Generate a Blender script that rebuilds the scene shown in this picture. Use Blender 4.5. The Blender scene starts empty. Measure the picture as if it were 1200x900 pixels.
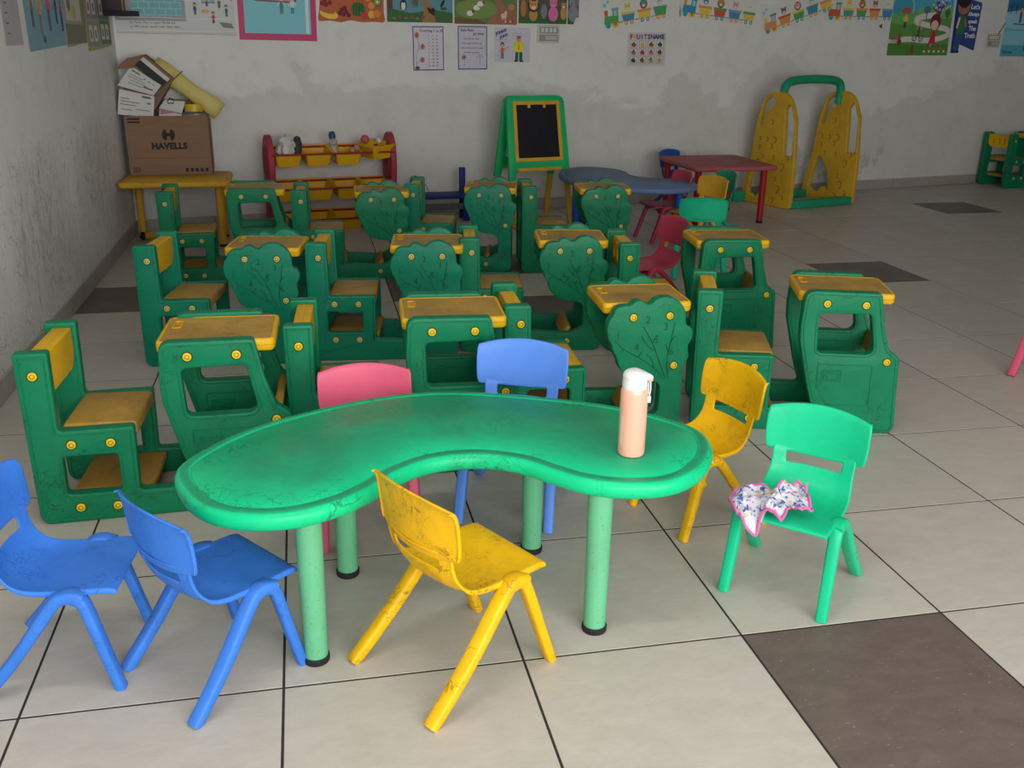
import bpy, bmesh, math, random
from mathutils import Vector, Matrix, Euler
from mathutils.geometry import tessellate_polygon
random.seed(7)
S = bpy.context.scene
COL = S.collection
R = math.radians

# ------------------------------------------------------------------ camera
CAMP = (0.120, -1.438, 1.505); YAW, PITCH, ROLL = 0.21183, -0.34525, 0.01555; FPX = 1132.8
def make_camera():
    cy, sy, cp, sp = math.cos(YAW), math.sin(YAW), math.cos(PITCH), math.sin(PITCH)
    f = Vector((sy*cp, cy*cp, sp)); r0 = Vector((cy, -sy, 0)); u0 = r0.cross(f)
    c, s = math.cos(ROLL), math.sin(ROLL)
    r = c*r0+s*u0; u = -s*r0+c*u0
    m = Matrix((r, u, -f)).transposed().to_4x4(); m.translation = Vector(CAMP)
    cam = bpy.data.cameras.new('camera'); o = bpy.data.objects.new('camera', cam); COL.objects.link(o)
    cam.sensor_width = 36; cam.lens = FPX*36/1200; cam.clip_start = .02; cam.clip_end = 100
    o.matrix_world = m; S.camera = o
make_camera()
# ------------------------------------------------------------------ world, lights, exposure
w = bpy.data.worlds.new('daylight'); S.world = w; w.use_nodes = True
bg = w.node_tree.nodes['Background']; bg.inputs[0].default_value = (.95, .97, 1, 1); bg.inputs[1].default_value = 2.0
def area(name, loc, rot, sx, sy, power, col):
    l = bpy.data.lights.new(name, 'AREA'); l.shape = 'RECTANGLE'; l.size = sx; l.size_y = sy; l.energy = power; l.color = col
    o = bpy.data.objects.new(name, l); COL.objects.link(o); o.location = loc; o.rotation_euler = rot
    return o
area('daylight_opening', (1.7, -3.05, 1.6), (R(80), 0, 0), 4.6, 2.1, 185, (1, .998, .985))
area('overhead_fill_light', (0.2, 0.2, 2.93), (0, 0, 0), 1.2, .08, 16, (1, .98, .95))  # added fill lamp for the front of the room, no real fitting
S.view_settings.view_transform = 'Standard'; S.view_settings.look = 'None'
S.view_settings.gamma = 1; S.view_settings.use_curve_mapping = False
S.view_settings.exposure = -0.1

# ------------------------------------------------------------------ materials
def lin(c): return tuple(((x/255)/12.92 if x/255 <= .04045 else ((x/255+.055)/1.055)**2.4) for x in c)
class NT:
    def __init__(s, name):
        s.m = bpy.data.materials.new(name); s.m.use_nodes = True; s.t = s.m.node_tree; s.b = s.t.nodes['Principled BSDF']
    def n(s, typ, **kw):
        x = s.t.nodes.new(typ)
        for k, v in kw.items():
            if k in x.inputs.keys(): x.inputs[k].default_value = v
            else: setattr(x, k, v)
        return x
    def l(s, a, b): s.t.links.new(a, b)
    def ramp(s, fac, stops):
        r = s.n('ShaderNodeValToRGB'); e = r.color_ramp.elements
        e[0].position, e[0].color = stops[0][0], (*[stops[0][1]]*3, 1); e[1].position, e[1].color = stops[-1][0], (*[stops[-1][1]]*3, 1)
        for p, v in stops[1:-1]:
            q = e.new(p); q.color = (v, v, v, 1)
        s.l(fac, r.inputs[0]); return r.outputs[0]
    def mix(s, fac, a, b, typ='MIX'):
        x = s.n('ShaderNodeMix', data_type='RGBA', blend_type=typ)
        for i, v in ((0, fac), (6, a), (7, b)):
            if hasattr(v, 'links'): s.l(v, x.inputs[i])
            elif i == 0: x.inputs[0].default_value = v
            else: x.inputs[i].default_value = (*v, 1)
        return x.outputs[2]
    def math(s, op, a, b=0.0):
        x = s.n('ShaderNodeMath', operation=op)
        for i, v in enumerate((a, b)):
            if hasattr(v, 'links'): s.l(v, x.inputs[i])
            else: x.inputs[i].default_value = v
        return x.outputs[0]
    def coords(s, rnd=True, world=False, scale=(1, 1, 1)):
        if world: c = s.n('ShaderNodeNewGeometry').outputs['Position']
        else: c = s.n('ShaderNodeTexCoord').outputs['Object']
        m = s.n('ShaderNodeMapping'); s.l(c, m.inputs[0]); m.inputs['Scale'].default_value = scale
        if rnd and not world:
            oi = s.n('ShaderNodeObjectInfo'); k = s.math('MULTIPLY', oi.outputs['Random'], 37.0)
            cx = s.n('ShaderNodeCombineXYZ')
            for i in range(3): s.l(k, cx.inputs[i])
            s.l(cx.outputs[0], m.inputs['Location'])
        return m.outputs[0]
    def noise(s, vec, scale, detail=4, rough=.6, dist=0.0):
        x = s.n('ShaderNodeTexNoise'); x.inputs['Scale'].default_value = scale; x.inputs['Detail'].default_value = detail
        x.inputs['Roughness'].default_value = rough; x.inputs['Distortion'].default_value = dist
        s.l(vec, x.inputs['Vector']); return x.outputs['Fac']
    def bump(s, h, strength, dist=.002):
        b = s.n('ShaderNodeBump'); b.inputs['Strength'].default_value = strength; b.inputs['Distance'].default_value = dist
        s.l(h, b.inputs['Height']); s.l(b.outputs[0], s.b.inputs['Normal'])

def plastic(name, col, dirt=.3, dirtcol=(.05, .04, .025), rough=.42, scrib=0.0, speck=0.0, spec=.24, tex=0.0, scale=1.0, mark=None):
    n = NT(name); v = n.coords()
    c = n.mix(n.ramp(n.noise(v, 3*scale, 3), [(.3, 0), (.7, 1)]), tuple(x*.93 for x in col), tuple(min(1, x*1.06+.004) for x in col))
    d = n.math('MULTIPLY', n.ramp(n.noise(v, 5*scale, 6, .7, .4), [(.45, 0), (.72, 1)]), n.ramp(n.noise(v, 38*scale, 4, .7), [(.3, .3), (.7, 1)]))
    c = n.mix(n.math('MULTIPLY', d, dirt), c, dirtcol)
    if scrib:
        f = n.noise(v, 9*scale, 3, .55, 1.6)
        line = n.ramp(f, [(.478, 0), (.49, 1), (.50, 1), (.512, 0)])
        f2 = n.noise(n.coords(scale=(1.4, .8, 1.1)), 17*scale, 2, .5, 2.2)
        line2 = n.ramp(f2, [(.485, 0), (.495, 1), (.5, 1), (.51, 0)])
        msk = n.ramp(n.noise(v, 7*scale, 2), [(.48, 0), (.6, 1)])
        c = n.mix(n.math('MULTIPLY', n.math('MULTIPLY', n.math('MAXIMUM', line, line2), msk), scrib), c, tuple(x*.6 for x in dirtcol))
    if speck:
        sp = n.ramp(n.noise(v, 160, 2, .6), [(.66, 0), (.72, 1)])
        c = n.mix(n.math('MULTIPLY', sp, speck), c, dirtcol)
    if mark:
        oc = n.n('ShaderNodeTexCoord').outputs['Object']; dn = n.n('ShaderNodeVectorMath', operation='DISTANCE'); n.l(oc, dn.inputs[0]); dn.inputs[1].default_value = mark[:3]
        mk = n.math('MULTIPLY', n.ramp(n.math('DIVIDE', dn.outputs['Value'], mark[3]), [(.2, 1), (1, 0)]), n.ramp(n.noise(n.coords(False, scale=(.6, 1.6, 1)), 45, 5, .7), [(.42, 0), (.58, 1)]))
        c = n.mix(n.math('MULTIPLY', mk, .8), c, (.16, .07, .015))
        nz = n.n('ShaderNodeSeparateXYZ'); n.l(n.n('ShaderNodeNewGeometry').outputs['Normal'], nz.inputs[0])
        sw = n.math('MULTIPLY', n.ramp(n.noise(v, 4.2, 6, .7, .6), [(.35, .55), (.62, .98)]), n.ramp(nz.outputs[2], [(.93, 0), (.99, 1)])); c = n.mix(sw, c, (.022, .255, .13))  # upward faces duller: top dust, plus the rim's stronger light put into colour
    n.l(c, n.b.inputs['Base Color'])
    n.l(n.ramp(n.noise(v, 12*scale, 4), [(.3, rough-.06), (.7, rough+.1)]), n.b.inputs['Roughness'])
    n.b.inputs['Specular IOR Level'].default_value = spec
    n.bump(n.noise(v, 60*scale if not tex else 420, 3, .6), .12+tex, .0015)
    return n.m
def flat(name, col, rough=.6, metal=0.0, spec=.4):
    n = NT(name); n.b.inputs['Base Color'].default_value = (*col, 1); n.b.inputs['Roughness'].default_value = rough
    n.b.inputs['Metallic'].default_value = metal; n.b.inputs['Specular IOR Level'].default_value = spec
    return n.m
M = {}
M['desk_green'] = plastic('desk_green_plastic', (.001, .185, .078), .28, (.012, .05, .03), .40, .55)
M['desk_green_teal'] = plastic('desk_teal_green_plastic', (.001, .20, .108), .25, (.012, .05, .035), .40, .5)
M['desk_groove_shade'] = plastic('desk_engraved_shade', (.001, .075, .035), .2, (.012, .05, .03), .5)  # same plastic, darkened: shade of the engraved lines put into the colour
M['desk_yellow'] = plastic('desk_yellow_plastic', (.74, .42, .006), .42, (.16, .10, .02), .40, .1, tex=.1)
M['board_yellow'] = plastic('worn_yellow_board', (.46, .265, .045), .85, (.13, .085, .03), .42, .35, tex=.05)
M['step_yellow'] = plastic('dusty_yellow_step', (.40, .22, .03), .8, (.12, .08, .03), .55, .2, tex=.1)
M['bolt_yellow'] = plastic('bolt_yellow_plastic', (.82, .60, .02), .3, (.2, .15, .03), .4)
M['bolt_pale'] = plastic('faded_bolt_plastic', (.66, .60, .22), .4, (.2, .15, .06), .45)
M['bolt_groove'] = flat('bolt_groove', (.42, .25, .01), .6)
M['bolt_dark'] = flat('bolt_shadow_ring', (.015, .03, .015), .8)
M['table_green'] = plastic('table_green_plastic', (.003, .56, .235), .4, (.012, .07, .04), .36, .55, scale=.9, mark=(.068, .262, .425, .055))
M['leg_green'] = plastic('pale_green_leg_coating', (.135, .47, .25), .2, (.10, .12, .06), .38, 0, .75)
M['rubber'] = flat('black_rubber', (.012, .012, .012), .7)
M['chair_yellow'] = plastic('yellow_chair_plastic', (.84, .47, .003), .5, (.17, .09, .01), .36, .62, scale=1.3)
M['chair_blue'] = plastic('blue_chair_plastic', (.045, .20, .70), .4, (.015, .05, .17), .38, .4, scale=1.3)
M['chair_blue_pale'] = plastic('pale_blue_chair_plastic', (.10, .26, .76), .18, (.03, .08, .3), .36, .1, scale=1.3)
M['chair_green'] = plastic('mint_green_chair_plastic', (.006, .52, .25), .25, (.01, .2, .1), .3, .12, scale=1.3)
M['chair_green_d'] = plastic('dull_green_chair_plastic', (.008, .42, .22), .3, (.01, .14, .08), .38, .1)
M['chair_pink'] = plastic('pink_chair_plastic', (.66, .10, .18), .2, (.25, .03, .06), .34)
M['chair_maroon'] = plastic('faded_red_chair_plastic', (.50, .05, .10), .3, (.15, .02, .03), .42)
M['table_red'] = plastic('dusty_red_table_plastic', (.40, .09, .10), .5, (.16, .07, .07), .5)
M['leg_red'] = plastic('dark_red_leg_coating', (.34, .01, .025), .3, (.1, .01, .01), .35)
M['table_blue'] = plastic('dusty_blue_table_plastic', (.13, .21, .38), .5, (.07, .09, .14), .48)
M['leg_blue'] = plastic('blue_leg_coating', (.015, .09, .42), .3, (.01, .03, .1), .35)
M['old_yellow'] = plastic('old_yellow_plastic', (.66, .37, .03), .5, (.2, .12, .03), .5, .2)
M['shelf_red'] = plastic('shelf_red_plastic', (.36, .035, .06), .4, (.14, .03, .04), .48)
M['rail_red'] = flat('dark_red_rail', (.30, .01, .015), .45)
M['tray_yellow'] = plastic('tray_yellow_plastic', (.72, .40, .01), .3, (.3, .17, .02), .42)
M['easel_green'] = plastic('easel_green_plastic', (.01, .44, .14), .2, (.01, .15, .06), .4)
M['play_groove'] = plastic('play_frame_mark', (.30, .15, .012), .4, (.12, .07, .01), .6)
M['navy'] = plastic('navy_painted_wood', (.012, .022, .17), .4, (.02, .03, .06), .5)
M['frame_green'] = plastic('play_frame_green', (.012, .30, .15), .4, (.02, .1, .06), .45)
M['play_yellow'] = plastic('play_frame_yellow', (.62, .37, .025), .4, (.25, .14, .02), .48, .25)
M['chalk'] = plastic('blackboard_surface', (.008, .008, .012), .2, (.03, .03, .03), .7)
M['white'] = flat('white_plastic', (.72, .72, .70), .4)
M['paper'] = flat('white_paper', (.62, .62, .60), .7)
M['ink'] = flat('black_ink', (.015, .015, .017), .7)
M['brown_in'] = flat('open_box_inside', (.05, .045, .04), .9)

def wall_mat(name, left=False):
    n = NT(name); v = n.coords(world=True)
    sep = n.n('ShaderNodeSeparateXYZ'); n.l(v, sep.inputs[0]); z = sep.outputs[2]
    base = n.mix(n.ramp(n.noise(v, 1.3, 5), [(.3, 0), (.7, 1)]), (.73, .725, .70), (.79, .785, .765))
    # damp patches low on the wall, with a ragged upper edge
    edge = n.math('ADD', z, n.math('MULTIPLY', n.noise(v, .9, 7, .6, .5), 1.7))
    damp = n.ramp(n.math('MULTIPLY', edge, .5), [(.95, 1), (.978, 0)]) if not left else n.ramp(n.math('MULTIPLY', edge, .5), [(.55, .7), (.8, 0)])
    c = n.mix(n.math('MULTIPLY', n.math('MULTIPLY', damp, n.ramp(n.noise(v, 1.7, 6, .6), [(.30, .5), (.55, 1)])), .62), base, (.60, .585, .54))
    flake = n.ramp(n.noise(v, 2.2, 7, .66, .3), [(.60, 0), (.625, 1)])
    low = n.ramp(z, [(.15, 1), (.95, 0)])
    c = n.mix(n.math('MULTIPLY', n.math('MULTIPLY', flake, low), .55), c, (.34, .34, .315))
    c = n.mix(n.math('MULTIPLY', n.math('MULTIPLY', n.ramp(n.noise(v, 3.1, 7, .7), [(.58, 0), (.61, 1)]), low), .6), c, (.74, .74, .72))
    c = n.mix(n.math('MULTIPLY', n.ramp(n.noise(v, 6, 6, .7), [(.5, 0), (.8, 1)]), .25), c, (.36, .35, .33))
    if left:
        vv = n.coords(world=True, scale=(1, 1.6, .45))
        st = n.ramp(n.noise(vv, 9, 5, .75, .5), [(.56, 0), (.74, 1)])
        m2 = n.math('MULTIPLY', n.ramp(n.noise(v, 1.6, 2), [(.52, 0), (.66, 1)]), n.ramp(z, [(.8, 1), (1.15, 0)]))
        c = n.mix(n.math('MULTIPLY', n.math('MULTIPLY', st, m2), .22), c, (.17, .14, .11))
        f = n.noise(n.coords(world=True, scale=(1, 1, .7)), 5, 2, .5, 2.5)
        ln = n.ramp(f, [(.488, 0), (.496, 1), (.5, 1), (.508, 0)])
        c = n.mix(n.math('MULTIPLY', n.math('MULTIPLY', ln, n.ramp(z, [(.95, 1), (1.2, 0)])), .5), c, (.14, .11, .10))
        f = n.noise(n.coords(world=True, scale=(1, 2.2, .9)), 13, 2, .5, 2.)
        ln = n.ramp(f, [(.485, 0), (.496, 1), (.5, 1), (.512, 0)])
        m3 = n.ramp(n.noise(v, 2.1, 2), [(.5, 0), (.62, 1)])
        c = n.mix(n.math('MULTIPLY', n.math('MULTIPLY', n.math('MULTIPLY', ln, m3), n.ramp(z, [(.8, 1), (1.1, 0)])), .7), c, (.2, .10, .07))
    if left:
        def spot(y0, z0, ry, rz):
            a_ = n.math('DIVIDE', n.math('SUBTRACT', sep.outputs[1], y0), ry); b_ = n.math('DIVIDE', n.math('SUBTRACT', z, z0), rz)
            return n.ramp(n.math('ADD', n.math('MULTIPLY', a_, a_), n.math('MULTIPLY', b_, b_)), [(.15, 1), (1, 0)])
        sm = n.math('MAXIMUM', spot(5.35, .62, .75, .38), n.math('MAXIMUM', spot(3.9, .55, .7, .45), spot(2.6, .75, .6, .3)))
        f = n.noise(n.coords(world=True, scale=(1, 5.5, 1.1)), 3.2, 4, .65, 1.2)
        ln = n.ramp(f, [(.44, 0), (.475, .6), (.50, 1), (.52, .2), (.56, 0)])
        brk = n.ramp(n.noise(v, 11, 4, .7), [(.4, .1), (.6, 1)])
        c = n.mix(n.math('MULTIPLY', n.math('MULTIPLY', n.math('MULTIPLY', ln, sm), brk), .85), c, (.20, .15, .11))
        c = n.mix(n.math('MULTIPLY', sm, .22), c, (.36, .31, .26))
    n.l(c, n.b.inputs['Base Color']); n.b.inputs['Roughness'].default_value = .7; n.b.inputs['Specular IOR Level'].default_value = .25
    n.bump(n.noise(v, 26, 6, .7), .07 if left else .16, .004)
    return n.m
def tile_mat(name, a, b, fleck, fam, rough):
    n = NT(name); v = n.coords(world=True)
    oi = n.n('ShaderNodeObjectInfo').outputs['Random']
    st = n.noise(n.coords(world=True, scale=(1, 2.2, 1)), 9, 7, .72, .6)
    c = n.mix(n.ramp(st, [(.3, 0), (.7, 1)]), a, b)
    fl = n.ramp(n.noise(n.coords(world=True, scale=(.6, 1.7, 1)), 75, 3, .6, .3), [(.66, 0), (.74, 1)])
    c = n.mix(n.math('MULTIPLY', fl, fam), c, fleck)
    dk = n.ramp(n.noise(n.coords(world=True, scale=(.5, 1.6, 1)), 60, 4, .7), [(.25, .35), (.42, 0)])
    c = n.mix(dk, c, tuple(x*.72 for x in a))
    hs = n.n('ShaderNodeHueSaturation'); n.l(c, hs.inputs['Color'])
    n.l(n.math('ADD', n.math('MULTIPLY', oi, .07), .965), hs.inputs['Value'])
    n.l(hs.outputs[0], n.b.inputs['Base Color'])
    n.l(n.ramp(n.noise(v, 5, 5), [(.3, rough-.06), (.7, rough+.1)]), n.b.inputs['Roughness'])
    n.b.inputs['Specular IOR Level'].default_value = .4
    n.bump(n.noise(v, 120, 3), .05, .001)
    return n.m
M['tile'] = tile_mat('beige_floor_tile', (.455, .415, .36), (.53, .49, .435), (.66, .63, .58), .35, .36)
M['tile_dark'] = tile_mat('brown_floor_tile', (.115, .083, .072), (.16, .12, .105), (.42, .36, .33), .7, .42)
M['grout'] = flat('dark_grout', (.03, .026, .024), .9)
M['skirt'] = tile_mat('grey_beige_skirting', (.33, .30, .26), (.40, .37, .325), (.45, .42, .38), .2, .45)
M['wall_back'] = wall_mat('damp_whitewash'); M['wall_left'] = wall_mat('scribbled_whitewash', True)
M['ceiling'] = flat('ceiling_white', (.6, .6, .58), .8)
def card_mat():
    n = NT('brown_cardboard'); v = n.coords(scale=(1, 1, 6))
    n.l(n.mix(n.noise(v, 8, 5), (.20, .115, .065), (.265, .16, .095)), n.b.inputs['Base Color']); n.b.inputs['Roughness'].default_value = .85
    return n.m
M['card'] = card_mat()
def ypaper():
    n = NT('yellow_chart_paper'); v = n.coords()
    n.l(n.mix(n.noise(v, 6, 5), (.60, .50, .13), (.72, .62, .20)), n.b.inputs['Base Color']); n.b.inputs['Roughness'].default_value = .6
    n.bump(n.noise(v, 12, 3), .5, .01); return n.m
M['ypaper'] = ypaper()
PM = {}
def pcol(c):
    """flat print colour from sRGB"""
    if c not in PM: PM[c] = flat('print_%02x%02x%02x' % c, lin(c), .5, spec=.35)
    return PM[c]
def glass_mat():
    n = NT('clear_bottle_plastic'); n.b.inputs['Base Color'].default_value = (.8, .85, .86, 1); n.b.inputs['Roughness'].default_value = .15
    n.b.inputs['Transmission Weight'].default_value = .8; n.b.inputs['IOR'].default_value = 1.3; return n.m
M['clear'] = glass_mat()

# ------------------------------------------------------------------ object helpers
def link(name, me, mat=None, parent=None, loc=(0, 0, 0), rot=(0, 0, 0)):
    o = bpy.data.objects.new(name, me); COL.objects.link(o)
    if mat is not None and not me.materials:
        me.materials.append(mat)
    if parent is not None: o.parent = parent
    o.location = loc; o.rotation_euler = rot
    return o
def smooth(me, ang=40):
    for p in me.polygons: p.use_smooth = True
    try: me.set_sharp_from_angle(angle=R(ang))
    except Exception: pass
def bm_mesh(bm, name='mesh', sm=True, ang=40):
    bmesh.ops.recalc_face_normals(bm, faces=bm.faces)
    me = bpy.data.meshes.new(name); bm.to_mesh(me); bm.free()
    if sm: smooth(me, ang)
    return me
def empty(name, loc=(0, 0, 0), rz=0, rot=None):
    o = bpy.data.objects.new(name, None); COL.objects.link(o); o.location = loc
    o.rotation_euler = rot if rot else (0, 0, rz); o.empty_display_size = .1; return o
def tag(o, label, cat, group=None):
    o['label'] = label; o['category'] = cat
    if group: o['group'] = group
    return o
def add_box(bm, x0, x1, y0, y1, z0, z1, bev=0.0, seg=2, mi=0, mtx=None):
    r = bmesh.ops.create_cube(bm, size=1); vs = r['verts']
    for v in vs: v.co = Vector(((x0+x1)/2+v.co.x*(x1-x0), (y0+y1)/2+v.co.y*(y1-y0), (z0+z1)/2+v.co.z*(z1-z0)))
    fs = set(f for v in vs for f in v.link_faces)
    if bev:
        es = set(e for v in vs for e in v.link_edges)
        rr = bmesh.ops.bevel(bm, geom=list(es), offset=bev, segments=seg, affect='EDGES', profile=.5)
        fs = set(rr['faces']) | set(f for f in fs if f.is_valid)
        vs = list(set(v for f in fs for v in f.verts))
    for f in fs: f.material_index = mi
    if mtx is not None:
        for v in set(v for f in fs for v in f.verts): v.co = mtx @ v.co
def box(x0, x1, y0, y1, z0, z1, bev=.004, seg=2, mtx=None):
    bm = bmesh.new(); add_box(bm, x0, x1, y0, y1, z0, z1, bev, seg, mtx=mtx); return bm_mesh(bm)
def add_cyl(bm, p0, p1, r0, r1=None, seg=20, mi=0, cap=True):
    r1 = r0 if r1 is None else r1
    p0, p1 = Vector(p0), Vector(p1); d = p1-p0; q = d.to_track_quat('Z', 'Y')
    a = [bm.verts.new(p0+q @ Vector((r0*math.cos(2*math.pi*i/seg), r0*math.sin(2*math.pi*i/seg), 0))) for i in range(seg)]
    b = [bm.verts.new(p1+q @ Vector((r1*math.cos(2*math.pi*i/seg), r1*math.sin(2*math.pi*i/seg), 0))) for i in range(seg)]
    for i in range(seg):
        f = bm.faces.new((a[i], a[(i+1) % seg], b[(i+1) % seg], b[i])); f.material_index = mi
    if cap:
        f = bm.faces.new(a[::-1]); f.material_index = mi; f = bm.faces.new(b); f.material_index = mi
def lathe(prof, seg=24, mats=None):
    """prof: list of (r,z[,mat])"""
    bm = bmesh.new(); rings = []
    for p in prof:
        r, z = p[0], p[1]
        rings.append([bm.verts.new((max(r, 1e-5)*math.cos(2*math.pi*i/seg), max(r, 1e-5)*math.sin(2*math.pi*i/seg), z)) for i in range(seg)])
    for k in range(len(rings)-1):
        for i in range(seg):
            f = bm.faces.new((rings[k][i], rings[k][(i+1) % seg], rings[k+1][(i+1) % seg], rings[k+1][i]))
            if len(prof[k]) > 2: f.material_index = prof[k][2]
    bmesh.ops.remove_doubles(bm, verts=bm.verts, dist=2e-5)
    return bm_mesh(bm)
def tube_bm(bm, pts, rad, seg=8, closed=False, flatz=1.0, cap=True, sq=1.0):
    def P_(x): return math.copysign(abs(x)**sq, x)
    pts = [Vector(p) for p in pts]; n = len(pts); rings = []
    up = Vector((0, 0, 1)); prev = None
    for i, p in enumerate(pts):
        if closed: t = pts[(i+1) % n]-pts[i-1]
        else: t = pts[min(i+1, n-1)]-pts[max(i-1, 0)]
        t.normalize()
        if prev is None:
            a = t.cross(Vector((0, 1, 0)) if abs(t.y) < .9 else Vector((0, 0, 1))).normalized()
        else:
            a = (prev-t*prev.dot(t)).normalized()
        prev = a; b = t.cross(a)
        rr = rad[i] if isinstance(rad, (list, tuple)) else rad
        rings.append([bm.verts.new(p+a*rr*P_(math.cos(2*math.pi*k/seg))+b*rr*flatz*P_(math.sin(2*math.pi*k/seg))) for k in range(seg)])
    m = n if closed else n-1
    for i in range(m):
        A, B = rings[i], rings[(i+1) % n]
        for k in range(seg): bm.faces.new((A[k], A[(k+1) % seg], B[(k+1) % seg], B[k]))
    if not closed and cap:
        bm.faces.new(rings[0][::-1]); bm.faces.new(rings[-1])
def tube(pts, rad, seg=8, closed=False):
    bm = bmesh.new(); tube_bm(bm, pts, rad, seg, closed); return bm_mesh(bm)
def rounded(pts, seg=5):
    """pts: (x,y,r): polygon with rounded corners -> list of (x,y)"""
    out = []; n = len(pts)
    for i in range(n):
        p = Vector(pts[i][:2]); r = pts[i][2] if len(pts[i]) > 2 else 0
        a = Vector(pts[i-1][:2])-p; b = Vector(pts[(i+1) % n][:2])-p
        if r <= 0 or a.length < 1e-6 or b.length < 1e-6: out.append(tuple(p)); continue
        la, lb = a.length, b.length; a.normalize(); b.normalize()
        th = a.angle(b, 3.14)
        if th > 3.05: out.append(tuple(p)); continue
        t = min(r/math.tan(th/2), la*.49, lb*.49); rr = t*math.tan(th/2)
        p1 = p+a*t; p2 = p+b*t; c = p+(a+b).normalized()*(rr/math.sin(th/2))
        a1 = math.atan2(p1.y-c.y, p1.x-c.x); a2 = math.atan2(p2.y-c.y, p2.x-c.x); d = a2-a1
        while d > math.pi: d -= 2*math.pi
        while d < -math.pi: d += 2*math.pi
        for k in range(seg+1): out.append((c.x+rr*math.cos(a1+d*k/seg), c.y+rr*math.sin(a1+d*k/seg)))
    return out
def catmull(pts, k=6, closed=True):
    n = len(pts); out = []
    rng = range(n) if closed else range(n-1)
    for i in rng:
        P = [pts[(i-1) % n] if closed or i > 0 else pts[0], pts[i], pts[(i+1) % n], pts[(i+2) % n] if closed or i+2 < n else pts[-1]]
        for j in range(k):
            t = j/k
            out.append(tuple(.5*((2*P[1][q])+(-P[0][q]+P[2][q])*t+(2*P[0][q]-5*P[1][q]+4*P[2][q]-P[3][q])*t*t+(-P[0][q]+3*P[1][q]-3*P[2][q]+P[3][q])*t**3) for q in range(len(P[1]))))
    if not closed: out.append(tuple(pts[-1]))
    return out
def curve_plate(loops, thick, bev=.004, name='plate', bres=2):
    """loops of 2D points (outer, holes...) -> mesh in local XY, centred thickness along Z"""
    cu = bpy.data.curves.new(name, 'CURVE'); cu.dimensions = '2D'; cu.fill_mode = 'BOTH'
    cu.extrude = max(thick/2-bev, 0); cu.bevel_depth = bev; cu.bevel_resolution = bres; cu.offset = -bev
    for lp in loops:
        sp = cu.splines.new('POLY'); sp.points.add(len(lp)-1); sp.use_cyclic_u = True
        for q, p in zip(sp.points, lp): q.co = (p[0], p[1], 0, 1)
    o = bpy.data.objects.new(name, cu); COL.objects.link(o)
    dg = bpy.context.evaluated_depsgraph_get(); dg.update()
    me = bpy.data.meshes.new_from_object(o.evaluated_get(dg), depsgraph=dg)
    bpy.data.objects.remove(o); bpy.data.curves.remove(cu)
    bm = bmesh.new(); bm.from_mesh(me); bpy.data.meshes.remove(me)
    bmesh.ops.remove_doubles(bm, verts=bm.verts, dist=1e-5)
    return bm_mesh(bm, name, True, 35)
def stand(me):
    """XY plate -> XZ plate (local y = -thickness axis towards +)"""
    me.transform(Matrix.Rotation(R(90), 4, 'X')); return me
def text_mesh(s, size, bold=0.0, space=1.0, ext=0.0):
    cu = bpy.data.curves.new('lettering', 'FONT'); cu.body = s; cu.size = size; cu.offset = bold; cu.align_x = 'CENTER'; cu.align_y = 'CENTER'
    cu.space_character = space; cu.resolution_u = 2; cu.extrude = ext
    o = bpy.data.objects.new('lettering', cu); COL.objects.link(o)
    dg = bpy.context.evaluated_depsgraph_get(); dg.update()
    me = bpy.data.meshes.new_from_object(o.evaluated_get(dg), depsgraph=dg)
    bpy.data.objects.remove(o); bpy.data.curves.remove(cu)
    return me
def join_meshes(parts, name='mesh', sm=True, ang=40):
    """parts: list of (mesh, matrix, material index)"""
    bm = bmesh.new()
    for me, mt, mi in parts:
        b2 = bmesh.new(); b2.from_mesh(me)
        vm = {}
        for v in b2.verts: vm[v] = bm.verts.new(mt @ v.co if mt is not None else v.co)
        for f in b2.faces:
            try: nf = bm.faces.new([vm[v] for v in f.verts]); nf.material_index = mi
            except ValueError: pass
        b2.free()
    return bm_mesh(bm, name, sm, ang)
def slab(xs, ys, zf, zb, name='slab', rim=.006):
    """height-field slab: zf(x,y) top, zb bottom"""
    bm = bmesh.new(); T = [[bm.verts.new((x, y, zf(x, y))) for y in ys] for x in xs]
    nx, ny = len(xs), len(ys)
    B = {}
    for i in range(nx):
        for j in range(ny):
            if i in (0, nx-1) or j in (0, ny-1): B[i, j] = bm.verts.new((xs[i], ys[j], zb))
    for i in range(nx-1):
        for j in range(ny-1): bm.faces.new((T[i][j], T[i+1][j], T[i+1][j+1], T[i][j+1]))
    per = [(i, 0) for i in range(nx)]+[(nx-1, j) for j in range(1, ny)]+[(i, ny-1) for i in range(nx-2, -1, -1)]+[(0, j) for j in range(ny-2, 0, -1)]
    for k in range(len(per)):
        a, b = per[k], per[(k+1) % len(per)]
        bm.faces.new((T[a[0]][a[1]], B[a], B[b], T[b[0]][b[1]]))
    bm.faces.new([B[p] for p in per])
    return bm_mesh(bm, name, True, 50)

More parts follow.
